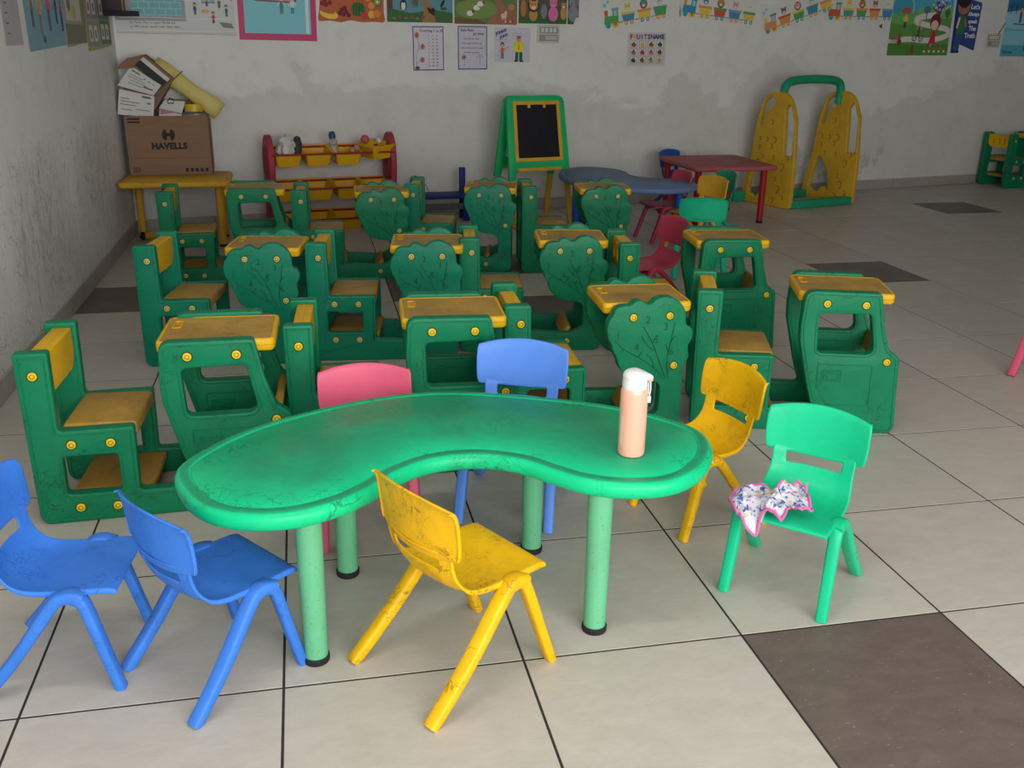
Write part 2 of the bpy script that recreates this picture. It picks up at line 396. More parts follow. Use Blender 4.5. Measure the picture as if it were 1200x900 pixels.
# ------------------------------------------------------------------ the room
WA = Vector((-1.2, 6.6, 0)); WANG = math.atan(.21); WE = Vector((math.cos(WANG), math.sin(WANG), 0)); WN = Vector((-WE.y, WE.x, 0))
def struct(name, me, mat, parent=None):
    o = link(name, me, mat, parent)
    if parent is None: o['kind'] = 'structure'
    return o
XR, YF, H = 10.6, -3.2, 3.0
def prism(poly, z0, z1, sm=False):
    bm = bmesh.new(); a = [bm.verts.new((p[0], p[1], z0)) for p in poly]; b = [bm.verts.new((p[0], p[1], z1)) for p in poly]
    n = len(poly)
    for i in range(n): bm.faces.new((a[i], a[(i+1) % n], b[(i+1) % n], b[i]))
    bm.faces.new(a[::-1]); bm.faces.new(b); return bm_mesh(bm, sm=sm)
def wy(x): return 6.6+.21*(x+1.2)
floor = struct('floor', prism([(-1.35, YF-.15), (XR+.15, YF-.15), (XR+.15, wy(XR)+.2), (-1.35, wy(-1.35)+.2)], -.15, -.0012), M['grout'])
struct('ceiling', prism([(-1.35, YF-.15), (XR+.15, YF-.15), (XR+.15, wy(XR)+.2), (-1.35, wy(-1.35)+.2)], H, H+.15), M['ceiling'])
struct('wall_left', prism([(-1.35, YF), (-1.2, YF), (-1.2, 6.6), (-1.35, 6.6)], -.0035, H), M['wall_left'])
struct('wall_back', prism([(-1.35, wy(-1.35)), (XR+.15, wy(XR+.15)), (XR+.15, wy(XR)+.2), (-1.35, wy(-1.35)+.2)], -.0035, H), M['wall_back'])
struct('wall_right', prism([(XR, YF), (XR+.15, YF), (XR+.15, wy(XR)), (XR, wy(XR))], -.0035, H), M['wall_back'])
bm = bmesh.new()
add_box(bm, -1.35, -.9, YF-.15, YF, 0, H); add_box(bm, 4.6, XR+.15, YF-.15, YF, 0, H); add_box(bm, -.9, 4.6, YF-.15, YF, 2.75, H)
struct('wall_front', bm_mesh(bm, sm=False), M['wall_back'])

# floor tiles: 60 cm, joints open 5 mm
def clip(poly, n, d):
    out = []
    for i in range(len(poly)):
        a, b = poly[i], poly[(i+1) % len(poly)]; da = n[0]*a[0]+n[1]*a[1]-d; db = n[0]*b[0]+n[1]*b[1]-d
        if da <= 0: out.append(a)
        if (da < 0 < db) or (db < 0 < da):
            t = da/(da-db); out.append((a[0]+(b[0]-a[0])*t, a[1]+(b[1]-a[1])*t))
    return out
def tile_mesh(poly, z0=-.0012, z1=0.0):
    c = Vector((sum(p[0] for p in poly)/len(poly), sum(p[1] for p in poly)/len(poly)))
    bm = bmesh.new(); n = len(poly)
    a = [bm.verts.new((p[0], p[1], z0)) for p in poly]; b = [bm.verts.new((p[0], p[1], z1-.0006)) for p in poly]
    t = []
    for p in poly:
        d = Vector(p)-c; d *= (1-.0012/max(d.length, .01)); t.append(bm.verts.new((c.x+d.x, c.y+d.y, z1)))
    for i in range(n):
        j = (i+1) % n
        bm.faces.new((a[i], a[j], b[j], b[i])); bm.faces.new((b[i], b[j], t[j], t[i]))
    bm.faces.new(t)
    return bm_mesh(bm, 'tile', False)
DARK = {(-2, 7), (1, 7), (2, 8), (2, 6), (3, 7), (6, 7), (10, 11), (2, 0)}
g = .0034
full = tile_mesh([(-.3+g, -.3+g), (.3-g, -.3+g), (.3-g, .3-g), (-.3+g, .3-g)])
full_d = full.copy(); full.materials.append(M['tile']); full_d.materials.append(M['tile_dark'])
cy_, sy_ = math.cos(YAW), math.sin(YAW)
rest = []
wn = (-.21, 1.0); wd = 6.6+.21*1.2-.004
for i in range(-2, 18):
    for j in range(-6, 16):
        x, y = i*.6, j*.6
        poly = [(x+g, y+g), (x+.6-g, y+g), (x+.6-g, y+.6-g), (x+g, y+.6-g)]
        if x+.6 > XR: poly = clip(poly, (1, 0), XR-.002)
        if y < YF: poly = clip(poly, (0, -1), -YF-.002)
        cp = clip(poly, wn, wd)
        if len(cp) < 3: continue
        dx, dy = x+.3-CAMP[0], y+.3-CAMP[1]; fwd = dx*sy_+dy*cy_; lat = dx*cy_-dy*sy_
        seen = fwd > .9 and abs(lat) < fwd*.57+.7
        dark = (i, j) in DARK
        if seen and cp == poly and len(poly) == 4:
            link('tile', full_d if dark else full, None, floor, (x+.3, y+.3, 0))
        elif seen:
            cx = sum(p[0] for p in cp)/len(cp); cyy = sum(p[1] for p in cp)/len(cp)
            link('tile', tile_mesh([(p[0]-cx, p[1]-cyy) for p in cp]), M['tile_dark' if dark else 'tile'], floor, (cx, cyy, 0))
        else: rest.append((tile_mesh(cp), None, 1 if dark else 0))
me = join_meshes(rest, 'tiles', False); me.materials.append(M['tile']); me.materials.append(M['tile_dark'])
o = link('tile_field', me, None, floor); o['kind'] = 'stuff'
for f in me.polygons: f.use_smooth = False

# skirting: separate pieces, slightly proud of the wall
def skirting(name, A, E, N, L, pl=.6, h=.1, t=.012):
    base = struct(name, prism([tuple((A+N*0)[:2]), tuple((A+E*L)[:2]), tuple((A+E*L+N*(t-.004))[:2]), tuple((A+N*(t-.004))[:2])], 0, h-.002), M['grout'])
    base.name = name
    x = 0.0; k = 0; ang = math.atan2(E.y, E.x)
    m0 = box(.002, pl-.002, 0, t, .001, h, .0015, 1); m0.materials.append(M['skirt'])
    while x < L-.02:
        l = min(pl, L-x)
        if l < pl-.01: m = box(.002, l-.002, 0, t, .001, h, .0015, 1); m.materials.append(M['skirt'])
        else: m = m0
        p = A+E*x
        o = link('skirting_tile', m, None, base, (p.x, p.y, 0), (0, 0, ang))
        if N.dot(Vector((-E.y, E.x, 0))) < 0: o.scale = (1, -1, 1)
        x += pl; k += 1
skirting('baseboard_back', WA, WE, -WN, (XR+1.2)/WE.x-.02)
skirting('baseboard_left', Vector((-1.2, -3.19, 0)), Vector((0, 1, 0)), Vector((1, 0, 0)), 6.59+3.19)

# ------------------------------------------------------------------ school desk units
W = .385; TH = .046
# outlines, clockwise from post top-left
truck_outer = rounded([(.0, .578, .010), (.101, .578, .010), (.098, .317, .012), (.322, .318, .010), (.318, .093, .012),
                       (.497, .092, .012), (.462, .20, .02), (.416, .385, .04), (.412, .45, .02), (.420, .588, .035), (.712, .584, .018), (.737, .455, .02), (.767, .358, .03),
                       (.813, .322, .018), (.834, .0, .035), (.008, .0, .035)])
hole_seat_truck = rounded([(.098, .098, .014), (.264, .096, .014), (.264, .229, .014), (.098, .231, .014)])
hole_window = rounded([(.487, .336, .022), (.712, .334, .028), (.681, .500, .018), (.480, .498, .018)])
tree_head = [(.618, .243), (.590, .255), (.550, .257), (.505, .272), (.475, .295), (.455, .322), (.449, .345), (.440, .365), (.428, .385), (.424, .405), (.410, .428), (.402, .460),
             (.404, .490), (.414, .512), (.422, .522), (.432, .545), (.452, .557), (.478, .560), (.492, .560), (.505, .572), (.522, .578), (.540, .573), (.554, .564), (.572, .562), (.590, .578), (.622, .588),
             (.655, .584), (.685, .567), (.704, .546), (.715, .520), (.718, .490), (.722, .474), (.740, .462), (.750, .440), (.747, .414), (.735, .392), (.736, .370), (.740, .345), (.730, .322), (.720, .300)]
tree_outer = rounded([(.006, .58, .012), (.106, .58, .012), (.110, .322, .012), (.326, .324, .010), (.326, .107, .02), (.57, .094, .03), (.626, .12, .03), (.630, .225, .02)]
                     + [(p[0], p[1], 0) for p in catmull(tree_head, 3, False)] + [(.722, .0, .04), (.008, .0, .040)])
hole_seat_tree = rounded([(.098, .142, .014), (.264, .140, .014), (.264, .245, .014), (.098, .247, .014)])
panel_truck = stand(curve_plate([truck_outer, hole_seat_truck, hole_window], TH, .006))
panel_tree = stand(curve_plate([tree_outer, hole_seat_tree], TH, .006))
def inset(loop, d):
    n = len(loop); out = []
    A = sum(loop[i][0]*loop[(i+1) % n][1]-loop[(i+1) % n][0]*loop[i][1] for i in range(n)); sg = 1 if A > 0 else -1
    for i in range(n):
        a, p, b = Vector(loop[i-1]), Vector(loop[i]), Vector(loop[(i+1) % n])
        t = (b-a)
        if t.length < 1e-6: continue
        t.normalize(); nn = Vector((-t.y, t.x))*sg
        out.append(tuple(p+nn*d))
    return out
Y0 = -TH/2
def ridge(loops, r=.003, closed=True):
    bm = bmesh.new()
    for lp in loops: tube_bm(bm, [(p[0], Y0+.0002, p[1]) for p in lp], r, 6, closed)
    return bm_mesh(bm)
relief_truck = ridge([inset(truck_outer, .013), inset(hole_seat_truck, -.008), inset(hole_window, -.010),
                      rounded([(.497, .289, .006), (.711, .288, .006), (.716, .118, .006), (.549, .118, .006), (.502, .193, .006)]),
                      rounded([(.517, .262, .004), (.592, .262, .004), (.592, .218, .004), (.517, .218, .004)]),
                      rounded([(.526, .253, .002), (.583, .253, .002), (.583, .227, .002), (.526, .227, .002)])])
relief_tree = ridge([inset(hole_seat_tree, -.008), inset(rounded([(.0, .03, .035), (.006, .58, .012), (.106, .58, .012), (.110, .322, .012), (.326, .324, .010), (.326, .107, .012), (.326, .094, 0), (.57, .094, .03), (.626, .12, .03), (.630, .225, .02), (.655, .26, .02), (.720, .27, .0), (.722, .0, .04), (.01, .0, .04)]), .013)][0:1]+
                    [[(.013, .03), (.018, .568), (.094, .568), (.098, .31)]+[(.315, .311), (.314, .10)]])
branches = []
def br(pts): branches.append(catmull(pts, 4, False))
br([(.640, .262), (.60, .305), (.53, .355), (.47, .39), (.435, .425)]); br([(.648, .262), (.615, .34), (.585, .41), (.545, .475)]); br([(.658, .262), (.650, .34), (.662, .42), (.672, .485)])
br([(.60, .375), (.565, .40), (.54, .44)]); br([(.653, .37), (.640, .40)]); br([(.655, .40), (.675, .43)]); br([(.53, .355), (.545, .375)]); br([(.47, .39), (.455, .375)]); br([(.60, .305), (.585, .345), (.565, .365)]); br([(.585, .41), (.605, .44)])
bm = bmesh.new()
for b_ in branches: tube_bm(bm, [(p[0], Y0-.0002, p[1]) for p in b_], .0018, 5)
branch_mesh = bm_mesh(bm)
num_mesh = {}
NUMS = [('1', .447, .442), ('2', .563, .500), ('3', .637, .470), ('4', .522, .392), ('5', .602, .420), ('6', .664, .370)]
for ch, sx, sz in NUMS:
    t = text_mesh(ch, .042, .0, ext=.0009); t.transform(Matrix.Translation((sx, Y0-.0004, sz)) @ Matrix.Rotation(R(90), 4, 'X')); num_mesh[ch] = t
def mk_bolt(top):
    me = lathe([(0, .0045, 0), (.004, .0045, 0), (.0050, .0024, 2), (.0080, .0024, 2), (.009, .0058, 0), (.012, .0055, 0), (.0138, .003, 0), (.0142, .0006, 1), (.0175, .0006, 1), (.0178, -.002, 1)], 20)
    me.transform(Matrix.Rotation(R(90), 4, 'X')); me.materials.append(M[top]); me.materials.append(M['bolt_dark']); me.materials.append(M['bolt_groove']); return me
bolt_mesh = {k: mk_bolt(k) for k in ('bolt_yellow', 'bolt_pale')}
BT = dict(truck=[(.05, .505), (.131, .271), (.247, .269), (.132, .052), (.244, .048), (.504, .538), (.654, .536), (.765, .306)],
          tree=[(.066, .509), (.132, .284), (.246, .283), (.131, .106), (.245, .105), (.503, .513), (.649, .513), (.679, .313), (.55, .051)])
# backrest: D-shaped block with three oval recesses on its rear face
def backrest(flip):
    w, h = (W-2*TH)/2+.004, .068
    rb, rt = (.012, .062) if flip else (.062, .010)
    out = rounded([(-w, -h, rb), (w, -h, rb), (w, h, rt), (-w, h, rt)], 8)
    ov = []
    for c in (-.075, 0, .075):
        ov.append([(c+.017*math.cos(a), -.005+.034*math.sin(a)) for a in [2*math.pi*i/16 for i in range(16)]])
    A = curve_plate([out], .030, .006); B = curve_plate([out]+ov, .032, .004)
    A.transform(Matrix.Translation((0, 0, .014))); B.transform(Matrix.Translation((0, 0, -.013)))
    m = join_meshes([(A, None, 0), (B, None, 0)]); m.transform(Matrix(((0, 0, 1, 0), (1, 0, 0, 0), (0, 1, 0, 0), (0, 0, 0, 1)))); return m
back_n, back_f = backrest(False), backrest(True)
def plank(w, d, t, r=.014):
    """board spanning panels: x width w, y depth d, thickness t, softly rounded, dished top"""
    return box(-w/2, w/2, -d/2, d/2, -t/2, t/2, r, 4)
seat_m = plank(.228, W-2*TH+.006, .05, .014)
shelf_m = plank(.25, W-2*TH+.006, .032, .012)
brace_m = plank(.028, W-2*TH+.006, .10, .012)
foot_m = plank(.075, W-2*TH+.006, .024, .010)
def desktop_parts(L):
    D = W-2*TH+.004; hx, hy = L/2, D/2
    out = rounded([(-hx, -hy, .022), (hx, -hy, .022), (hx, hy, .022), (-hx, hy, .022)], 5)
    out = [Vector(p) for p in out]; n = len(out); nr = []
    for i in range(n):
        t = (out[(i+1) % n]-out[i-1]).normalized(); nr.append(Vector((-t.y, t.x)))
    prof = [(.016, -.040), (.006, -.040), (.001, -.034), (0, -.024), (.0035, -.0215), (0, -.019), (.0, -.008), (.003, -.001), (.008, .001), (.013, .0005), (.015, -.006)]
    bm = bmesh.new(); rings = [[bm.verts.new((p.x+q.x*d, p.y+q.y*d, z)) for p, q in zip(out, nr)] for d, z in prof]
    for a, b in zip(rings, rings[1:]):
        for i in range(n): bm.faces.new((a[i], a[(i+1) % n], b[(i+1) % n], b[i]))
    bm.faces.new(rings[-1]); bm.faces.new(rings[0][::-1]); body = bm_mesh(bm, ang=50)
    ix, iy = hx-.0142, hy-.0142
    sl = rounded([(-hx+.030, .012, .005), (-hx+.056, .012, .005), (-hx+.056, .092, .005), (-hx+.030, .092, .005)], 3)
    top = curve_plate([rounded([(-ix, -iy, .010), (ix, -iy, .010), (ix, iy, .010), (-ix, iy, .010)], 4), sl], .008, .0008); top.transform(Matrix.Translation((0, 0, -.0045)))
    bm = bmesh.new(); tube_bm(bm, [(p[0], p[1], -.0002) for p in sl], .0022, 6, True); rim_ = bm_mesh(bm)
    return body, top, rim_
DT = {'truck': desktop_parts(.372), 'tree': desktop_parts(.352)}
GR = {}
def green_copy(me, mat):
    k = (me.name, mat)
    if k not in GR:
        c = me.copy(); c.materials.clear(); c.materials.append(M[mat]); GR[k] = c
    return GR[k]
def desk_unit(kind, x, y, ang, label, mat='desk_green', bolt='bolt_yellow', k=0.012, flip=False):
    root = empty('school_desk', (x, y, 0), R(ang)); tag(root, label, 'desk', None)
    tree = kind == 'tree'
    for side in (0, 1):
        p = link('side_panel', green_copy(panel_tree if tree else panel_truck, mat), None, root, (k*side, TH/2+side*(W-TH), 0))
        link('moulded_edge', green_copy(relief_tree if tree else relief_truck, mat), None, p)
        if tree and side == 0:
            link('branch_line', green_copy(branch_mesh, 'desk_groove_shade'), None, p)
            for ch, _, _ in NUMS: link('numeral', green_copy(num_mesh[ch], 'desk_groove_shade'), None, p)
        if side == 0:
            for s, z in BT[kind]: link('bolt', bolt_mesh[bolt], None, p, (s, Y0, z), (0, random.uniform(0, 6), 0))
    a = -math.atan(k/(W-TH)); yc = W/2
    def part(name, me, m, sx, z, ry=0):
        return link(name, green_copy(me, m), None, root, (sx+k/2, yc, z), (0, ry, a))
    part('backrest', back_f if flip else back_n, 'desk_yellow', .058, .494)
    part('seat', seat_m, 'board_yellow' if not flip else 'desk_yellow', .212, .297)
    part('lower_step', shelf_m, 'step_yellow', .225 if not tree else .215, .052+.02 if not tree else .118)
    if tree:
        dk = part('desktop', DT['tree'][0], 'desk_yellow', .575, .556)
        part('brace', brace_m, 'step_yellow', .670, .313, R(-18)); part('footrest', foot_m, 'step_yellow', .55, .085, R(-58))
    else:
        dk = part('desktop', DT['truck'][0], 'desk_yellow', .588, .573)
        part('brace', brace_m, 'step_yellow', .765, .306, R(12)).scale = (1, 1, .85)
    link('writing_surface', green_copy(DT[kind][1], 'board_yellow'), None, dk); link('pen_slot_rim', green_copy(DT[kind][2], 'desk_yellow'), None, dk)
    return root
T_, F_ = 'truck', 'tree'
desk_unit(T_, -.779, 1.583, 2.65, 'green truck cab bench desk in the front row, nearest the left wall', k=.030)
desk_unit(T_, .017, 1.769, -1.65, 'green truck cab bench desk directly behind the pink and the pale blue chair', k=.012)
desk_unit(F_, .801, 1.897, 1.05, 'green bench desk with numbered tree panel behind the peach water bottle', k=.025, flip=True)
desk_unit(T_, 1.607, 2.025, -15.3, 'green truck cab bench desk behind the bright mint green chair', k=.02)
desk_unit(F_, -.676, 3.175, -4.84, 'teal green tree panel bench desk in the second row, nearest the left wall', 'desk_green_teal', 'bolt_pale', .03)
desk_unit(F_, .094, 3.137, -6.09, 'teal green tree panel bench desk, second from the left wall in the second row', 'desk_green_teal', 'bolt_pale', .015)
desk_unit(F_, .83, 3.159, -6.08, 'green tree panel bench desk, third from the left wall in the second row', 'desk_green', 'bolt_pale', .015)
desk_unit(T_, 1.584, 2.942, -3.14, 'green truck cab bench desk at the right end of the second row', 'desk_green', 'bolt_yellow', .02, True)
desk_unit(T_, -.78, 4.818, 2.55, 'green truck cab bench desk in front of the corner table with the carton', 'desk_green', 'bolt_pale', .01)
desk_unit(F_, .02, 4.794, -.98, 'dark green tree panel bench desk in front of the red and yellow tray rack', 'desk_green', 'bolt_pale', .01)
desk_unit(F_, .748, 4.999, -11.2, 'teal tree panel bench desk in the back row, left of the easel legs', 'desk_green_teal', 'bolt_pale', .01)
desk_unit(F_, 1.506, 4.807, -5.15, 'green tree panel bench desk in front of the blue curved table', 'desk_green', 'bolt_pale', .01)
desk_unit(F_, 7.66, 8.0, 9.0, 'green bench desk alone by the back wall at the far right, seen from behind', 'desk_green', 'bolt_pale', .0)

# ------------------------------------------------------------------ moulded tables
def kidney(outline, name, zt, th, mat, parent, crease=True):
    pts = [Vector(p) for p in outline]; n = len(pts)
    A = sum(pts[i].x*pts[(i+1) % n].y-pts[(i+1) % n].x*pts[i].y for i in range(n)); sg = 1 if A > 0 else -1
    nr = []
    for i in range(n):
        t = (pts[(i+1) % n]-pts[i-1]).normalized(); nr.append(Vector((-t.y, t.x))*sg)
    prof = [(.030, -th+.008), (.026, -th+.001), (.012, -th), (.004, -th+.006), (.0, -th+.018), (.001, -.014), (.006, -.005), (.014, -.0008), (.024, 0), (.038, 0), (.0405, -.0022), (.043, -.0022), (.0455, 0)]
    bm = bmesh.new(); rings = []
    for d, z in prof: rings.append([bm.verts.new((p.x+q.x*d, p.y+q.y*d, zt+z)) for p, q in zip(pts, nr)])
    for a, b in zip(rings, rings[1:]):
        for i in range(n): bm.faces.new((a[i], a[(i+1) % n], b[(i+1) % n], b[i]))
    bm.faces.new(rings[-1]); bm.faces.new(rings[0][::-1])
    bmesh.ops.triangulate(bm, faces=[f for f in bm.faces if len(f.verts) > 4])
    return link(name, bm_mesh(bm, ang=50), mat, parent)
def table_leg(parent, x, y, h, r, mat, lean=(0, 0)):
    bm = bmesh.new(); add_cyl(bm, (lean[0], lean[1], 0.012), (0, 0, h), r*.93, r*1.04, 24)
    lg = link('leg', bm_mesh(bm), mat, parent, (x, y, 0))
    cp = lathe([(0, 0), (r*1.0, 0), (r*1.06, .004), (r*1.06, .016), (r*.95, .019)], 24)
    link('foot_cap', cp, M['rubber'], lg, (lean[0], lean[1], 0)); return lg
gt = empty('kidney_table', (.46, 1.0, 0)); tag(gt, 'large curved kidney shaped green plastic table in the foreground with pale green legs', 'table')
out = [(-.243, .93), (-.215, .785), (-.150, .678), (-.054, .624), (.055, .617), (.161, .658), (.240, .722), (.318, .805), (.413, .862), (.527, .868), (.628, .818), (.690, .747), (.765, .672), (.872, .625), (.985, .626), (1.085, .688), (1.162, .80), (1.185, .92),
       (1.145, 1.02), (1.045, 1.13), (.93, 1.215), (.763, 1.297), (.600, 1.360), (.457, 1.385), (.275, 1.358), (.092, 1.28), (-.054, 1.19), (-.165, 1.075)]
kidney(catmull([(p[0]-.46, p[1]-1.0) for p in out], 5), 'tabletop', .462, .046, M['table_green'], gt)
for x, y, l in [(.081, .700, (0, 0)), (.180, 1.108, (0, 0)), (.745, 1.145, (0, 0)), (.817, .700, (0, 0))]:
    table_leg(gt, x-.46, y-1.0, .425, .032, M['leg_green'], (0, 0))

bt = empty('kidney_table', (2.6, 6.0, 0)); tag(bt, 'dusty blue curved kidney shaped table in front of the easel', 'table')
out = [(2.14, 6.25), (2.13, 6.05), (2.19, 5.82), (2.31, 5.62), (2.50, 5.45), (2.72, 5.37), (2.92, 5.42), (3.05, 5.56), (3.08, 5.74), (2.99, 5.90), (2.86, 5.96), (2.76, 6.04), (2.72, 6.18), (2.74, 6.33), (2.72, 6.49), (2.60, 6.66), (2.44, 6.70), (2.27, 6.58), (2.18, 6.42)]
kidney(catmull([(p[0]-2.6, p[1]-6.0) for p in out], 4), 'tabletop', .462, .044, M['table_blue'], bt)
for x, y in [(2.26, 6.15), (2.42, 6.52), (2.45, 5.70), (2.93, 5.62)]: table_leg(bt, x-2.6, y-6.0, .42, .032, M['leg_blue'])

rt_ = empty('square_table', (3.68, 6.70, 0), R(2)); tag(rt_, 'square dusty red table with dark red legs beside the climbing frame', 'table')
kidney(rounded([(-.38, -.43, .05), (.39, -.43, .05), (.39, .42, .05), (-.38, .42, .05)], 6), 'tabletop', .500, .042, M['table_red'], rt_)
for x, y in [(-.31, -.33), (.30, -.33), (.31, .34), (-.31, .34)]: table_leg(rt_, x, y, .46, .028, M['leg_red'])

yt = empty('low_table', (-.79, 6.14, 0)); tag(yt, 'old yellow rectangular table in the corner carrying the carton', 'table')
kidney(rounded([(-.395, -.27, .05), (.385, -.27, .05), (.365, .33, .05), (-.375, .33, .05)], 6), 'tabletop', .492, .044, M['old_yellow'], yt)
for x, y in [(.29, -.16), (.28, .22), (-.33, .24)]: table_leg(yt, x, y, .45, .028, M['old_yellow'])
fl = empty('loose_table_leg', (-1.12, 6.30, .030), rot=(0, R(90), R(25))); tag(fl, 'yellow table leg lying loose on the floor under the corner table', 'table leg')
bm = bmesh.new(); add_cyl(bm, (0, 0, .014), (0, 0, .40), .027, .029, 20); link('tube', bm_mesh(bm), M['old_yellow'], fl)
link('foot_cap', lathe([(0, 0), (.028, 0), (.030, .004), (.030, .016), (.027, .019)], 20), M['rubber'], fl)

# ------------------------------------------------------------------ plastic chairs
def eval_mesh(o):
    dg = bpy.context.evaluated_depsgraph_get(); dg.update()
    me = bpy.data.meshes.new_from_object(o.evaluated_get(dg), depsgraph=dg); bpy.data.objects.remove(o); return me
ROWS = [(.176, .270, .132, 0, 0), (.182, .277, .134, 0, 0), (.174, .285, .136, 0, 0), (.150, .288, .138, 0, 0), (.10, .284, .139, 0, .002), (.04, .278, .138, 0, .006), (-.02, .272, .136, .004, .012), (-.060, .276, .134, .012, .014),
        (-.088, .290, .132, .020, .010), (-.106, .312, .129, .024, .004), (-.116, .334, .127, .025, 0), (-.120, .350, .126, .025, 0), (-.126, .368, .126, .026, 0), (-.129, .384, .128, .028, 0),
        (-.130, .388, .148, .030, 0), (-.132, .398, .154, .034, 0), (-.136, .430, .157, .036, 0), (-.141, .475, .158, .037, 0), (-.146, .508, .157, .036, 0), (-.152, .521, .154, .034, 0), (-.160, .522, .150, .032, 0)]
US = [-1.04, -1, -.93, -.80, -.67, -.58, -.3, 0, .3, .58, .67, .80, .93, 1, 1.04]
def shell(r0, r1, hole=None, neck=False):
    bm = bmesh.new(); G = []
    for k in range(r0, r1):
        y, z, hw, dy, dz = ROWS[k]; row = []; kk = k
        if neck and k == 14: y, z, hw, dy, kk = -.140, .404, .126, .030, 13
        for u in US:
            uu = max(-1, min(1, u)); e = abs(uu)
            x = hw*uu; yy = y+dy*uu*uu; zz = z+dz*e**4
            if kk >= 14: zz += .020*(1-uu*uu)*min(1, (z-.388)/.09); zz += -.012*(1-uu*uu)*(1 if z < .40 else 0)
            if abs(u) > 1:
                if kk >= 14: yy -= .013
                elif k >= 9: yy -= .012; x *= .995
                elif k <= 1: zz -= .004
                else: zz -= .016; x *= 1.01
            row.append(bm.verts.new((x, yy, zz)))
        G.append(row)
    for a in range(len(G)-1):
        for b in range(len(US)-1):
            if hole and hole[0] <= a+r0 < hole[1] and hole[2] <= b < hole[3]: continue
            bm.faces.new((G[a][b], G[a][b+1], G[a+1][b+1], G[a+1][b]))
    me = bm_mesh(bm); o = link('shell', me)
    s = o.modifiers.new('s', 'SOLIDIFY'); s.thickness = .006; s.offset = -1
    s = o.modifiers.new('b', 'SUBSURF'); s.levels = 2; s.render_levels = 2
    m = eval_mesh(o); smooth(m, 60); return m
seat_shell = shell(0, 15, (11, 13, 4, 10), True); neck_rows = shell(14, 21)
def leg_mesh(pts, r0, r1, flatz):
    P = catmull(pts, 5, False); n = len(P); bm = bmesh.new()
    tube_bm(bm, P, [r0+(r1-r0)*i/(n-1) for i in range(n)], 16, flatz=flatz, sq=.55)
    for v in bm.verts: v.co.z = max(v.co.z, 0)
    return bm_mesh(bm)
def leg_set(fy, ry):
    out = []
    for s in (-1, 1):
        out.append(leg_mesh([(s*.138, .100, .264), (s*.140, .078, .272), (s*.143, .052, .270), (s*.146, .028, .250), (s*.157, ry*.48+.01, .115), (s*.165, ry, 0)], .0235, .0185, .78))
        out.append(leg_mesh([(s*.138, .040, .264), (s*.140, .070, .272), (s*.142, .090, .264), (s*.143, .105, .240), (s*.146, .105+(fy-.105)*.52, .115), (s*.149, fy, 0)], .0225, .0165, .78))
    rib = box(-.11, .11, .055, .062, .225, .272, .001, 1)
    return out, rib
CH = {}
def chair(x, y, ang, mat, label, size='big', z=1.0, name='plastic_chair', group=None):
    root = empty(name, (x, y, 0), R(ang)-math.pi/2); tag(root, label, 'chair', group)
    key = size
    if key not in CH:
        legs, rib = leg_set(.190, -.205) if size == 'big' else leg_set(.165, -.160)
        CH[key] = (legs, rib)
    legs, rib = CH[key]
    sc = (1, 1, 1) if size == 'big' else (.95, .97, .94)
    def put(nm, me):
        o = link(nm, green_copy(me, mat), None, root); o.scale = (sc[0], sc[1], sc[2]*z); return o
    put('seat', seat_shell); put('backrest', neck_rows)
    for l in legs: put('leg', l)
    put('under_rib', rib)
    return root
chair(.430, .630, 29.3, 'chair_yellow', 'yellow plastic child chair in the foreground, at the inner curve of the green table')
chair(1.455, .833, -134.7, 'chair_green', 'bright mint green plastic child chair holding the flowered cloth', 'small', 1.0)
chair(-.168, .714, 36.5, 'chair_blue', 'blue plastic child chair seen from behind, at the left end of the green table', 'small')
chair(-.529, .832, -6, 'chair_blue', 'blue plastic child chair cut off by the left edge of the photo', 'small')
chair(1.350, 1.300, 196, 'chair_yellow', 'yellow plastic child chair at the right end of the green table', 'small')
chair(.760, 1.480, -113, 'chair_blue_pale', 'pale blue plastic child chair on the far side of the green table', 'big')
chair(.265, 1.400, -93, 'chair_pink', 'pink plastic child chair on the far side of the green table', 'small')
chair(3.653, 2.366, 40, 'chair_pink', 'pink plastic child chair at the right edge of the photo, only a leg showing')
chair(2.08, 3.80, 190, 'chair_maroon', 'faded red plastic chair just behind the second row of desks')
chair(2.90, 5.79, 186, 'chair_maroon', 'faded red plastic chair pushed in at the right side of the blue table')
chair(3.52, 7.15, -56, 'leg_blue', 'small blue plastic chair against the back wall, behind the red table')
chair(3.02, 5.42, 200, 'old_yellow', 'old yellow plastic chair in front of the red table')
chair(3.25, 5.74, 185, 'frame_green', 'green plastic chair seen edge on in front of the red table')
chair(2.70, 4.62, 72, 'chair_green_d', 'green plastic chair seen from behind, beyond the right end of the second row of desks')

# ------------------------------------------------------------------ easel
def flat_part(name, loops, th, bev, mat, parent, loc=(0, 0, 0), rot=(0, 0, 0)):
    return link(name, stand(curve_plate(loops, th, bev)), M[mat] if isinstance(mat, str) else mat, parent, loc, rot)
ez = empty('easel', (2.065, 6.47, 0), R(13)); tag(ez, 'green and yellow folding easel with a black chalkboard against the back wall', 'easel')
fr_out = rounded([(-.285, .385, .004), (-.262, 1.065, .055), (.262, 1.065, .055), (.285, .385, .004), (.228, .385, .004), (.212, .480, .045), (-.212, .480, .045), (-.228, .385, .004)])
hole = [(-.200, .555), (.200, .555), (.196, 1.005), (-.196, 1.005)]
TILT = R(-11.5)
front = flat_part('front_frame', [fr_out, hole], .036, .006, 'easel_green', ez, rot=(TILT, 0, 0))
ring = flat_part('board_frame', [rounded([(-.220, .535, .01), (.220, .535, .01), (.214, 1.022, .01), (-.214, 1.022, .01)]), rounded([(-.190, .565, .004), (.190, .565, .004), (.184, .992, .004), (-.184, .992, .004)])], .016, .003, 'old_yellow', front, (0, -.020, 0))
flat_part('chalkboard', [[(-.195, .56), (.195, .56), (.19, .997), (-.19, .997)]], .008, .001, 'chalk', front, (0, -.018, 0))
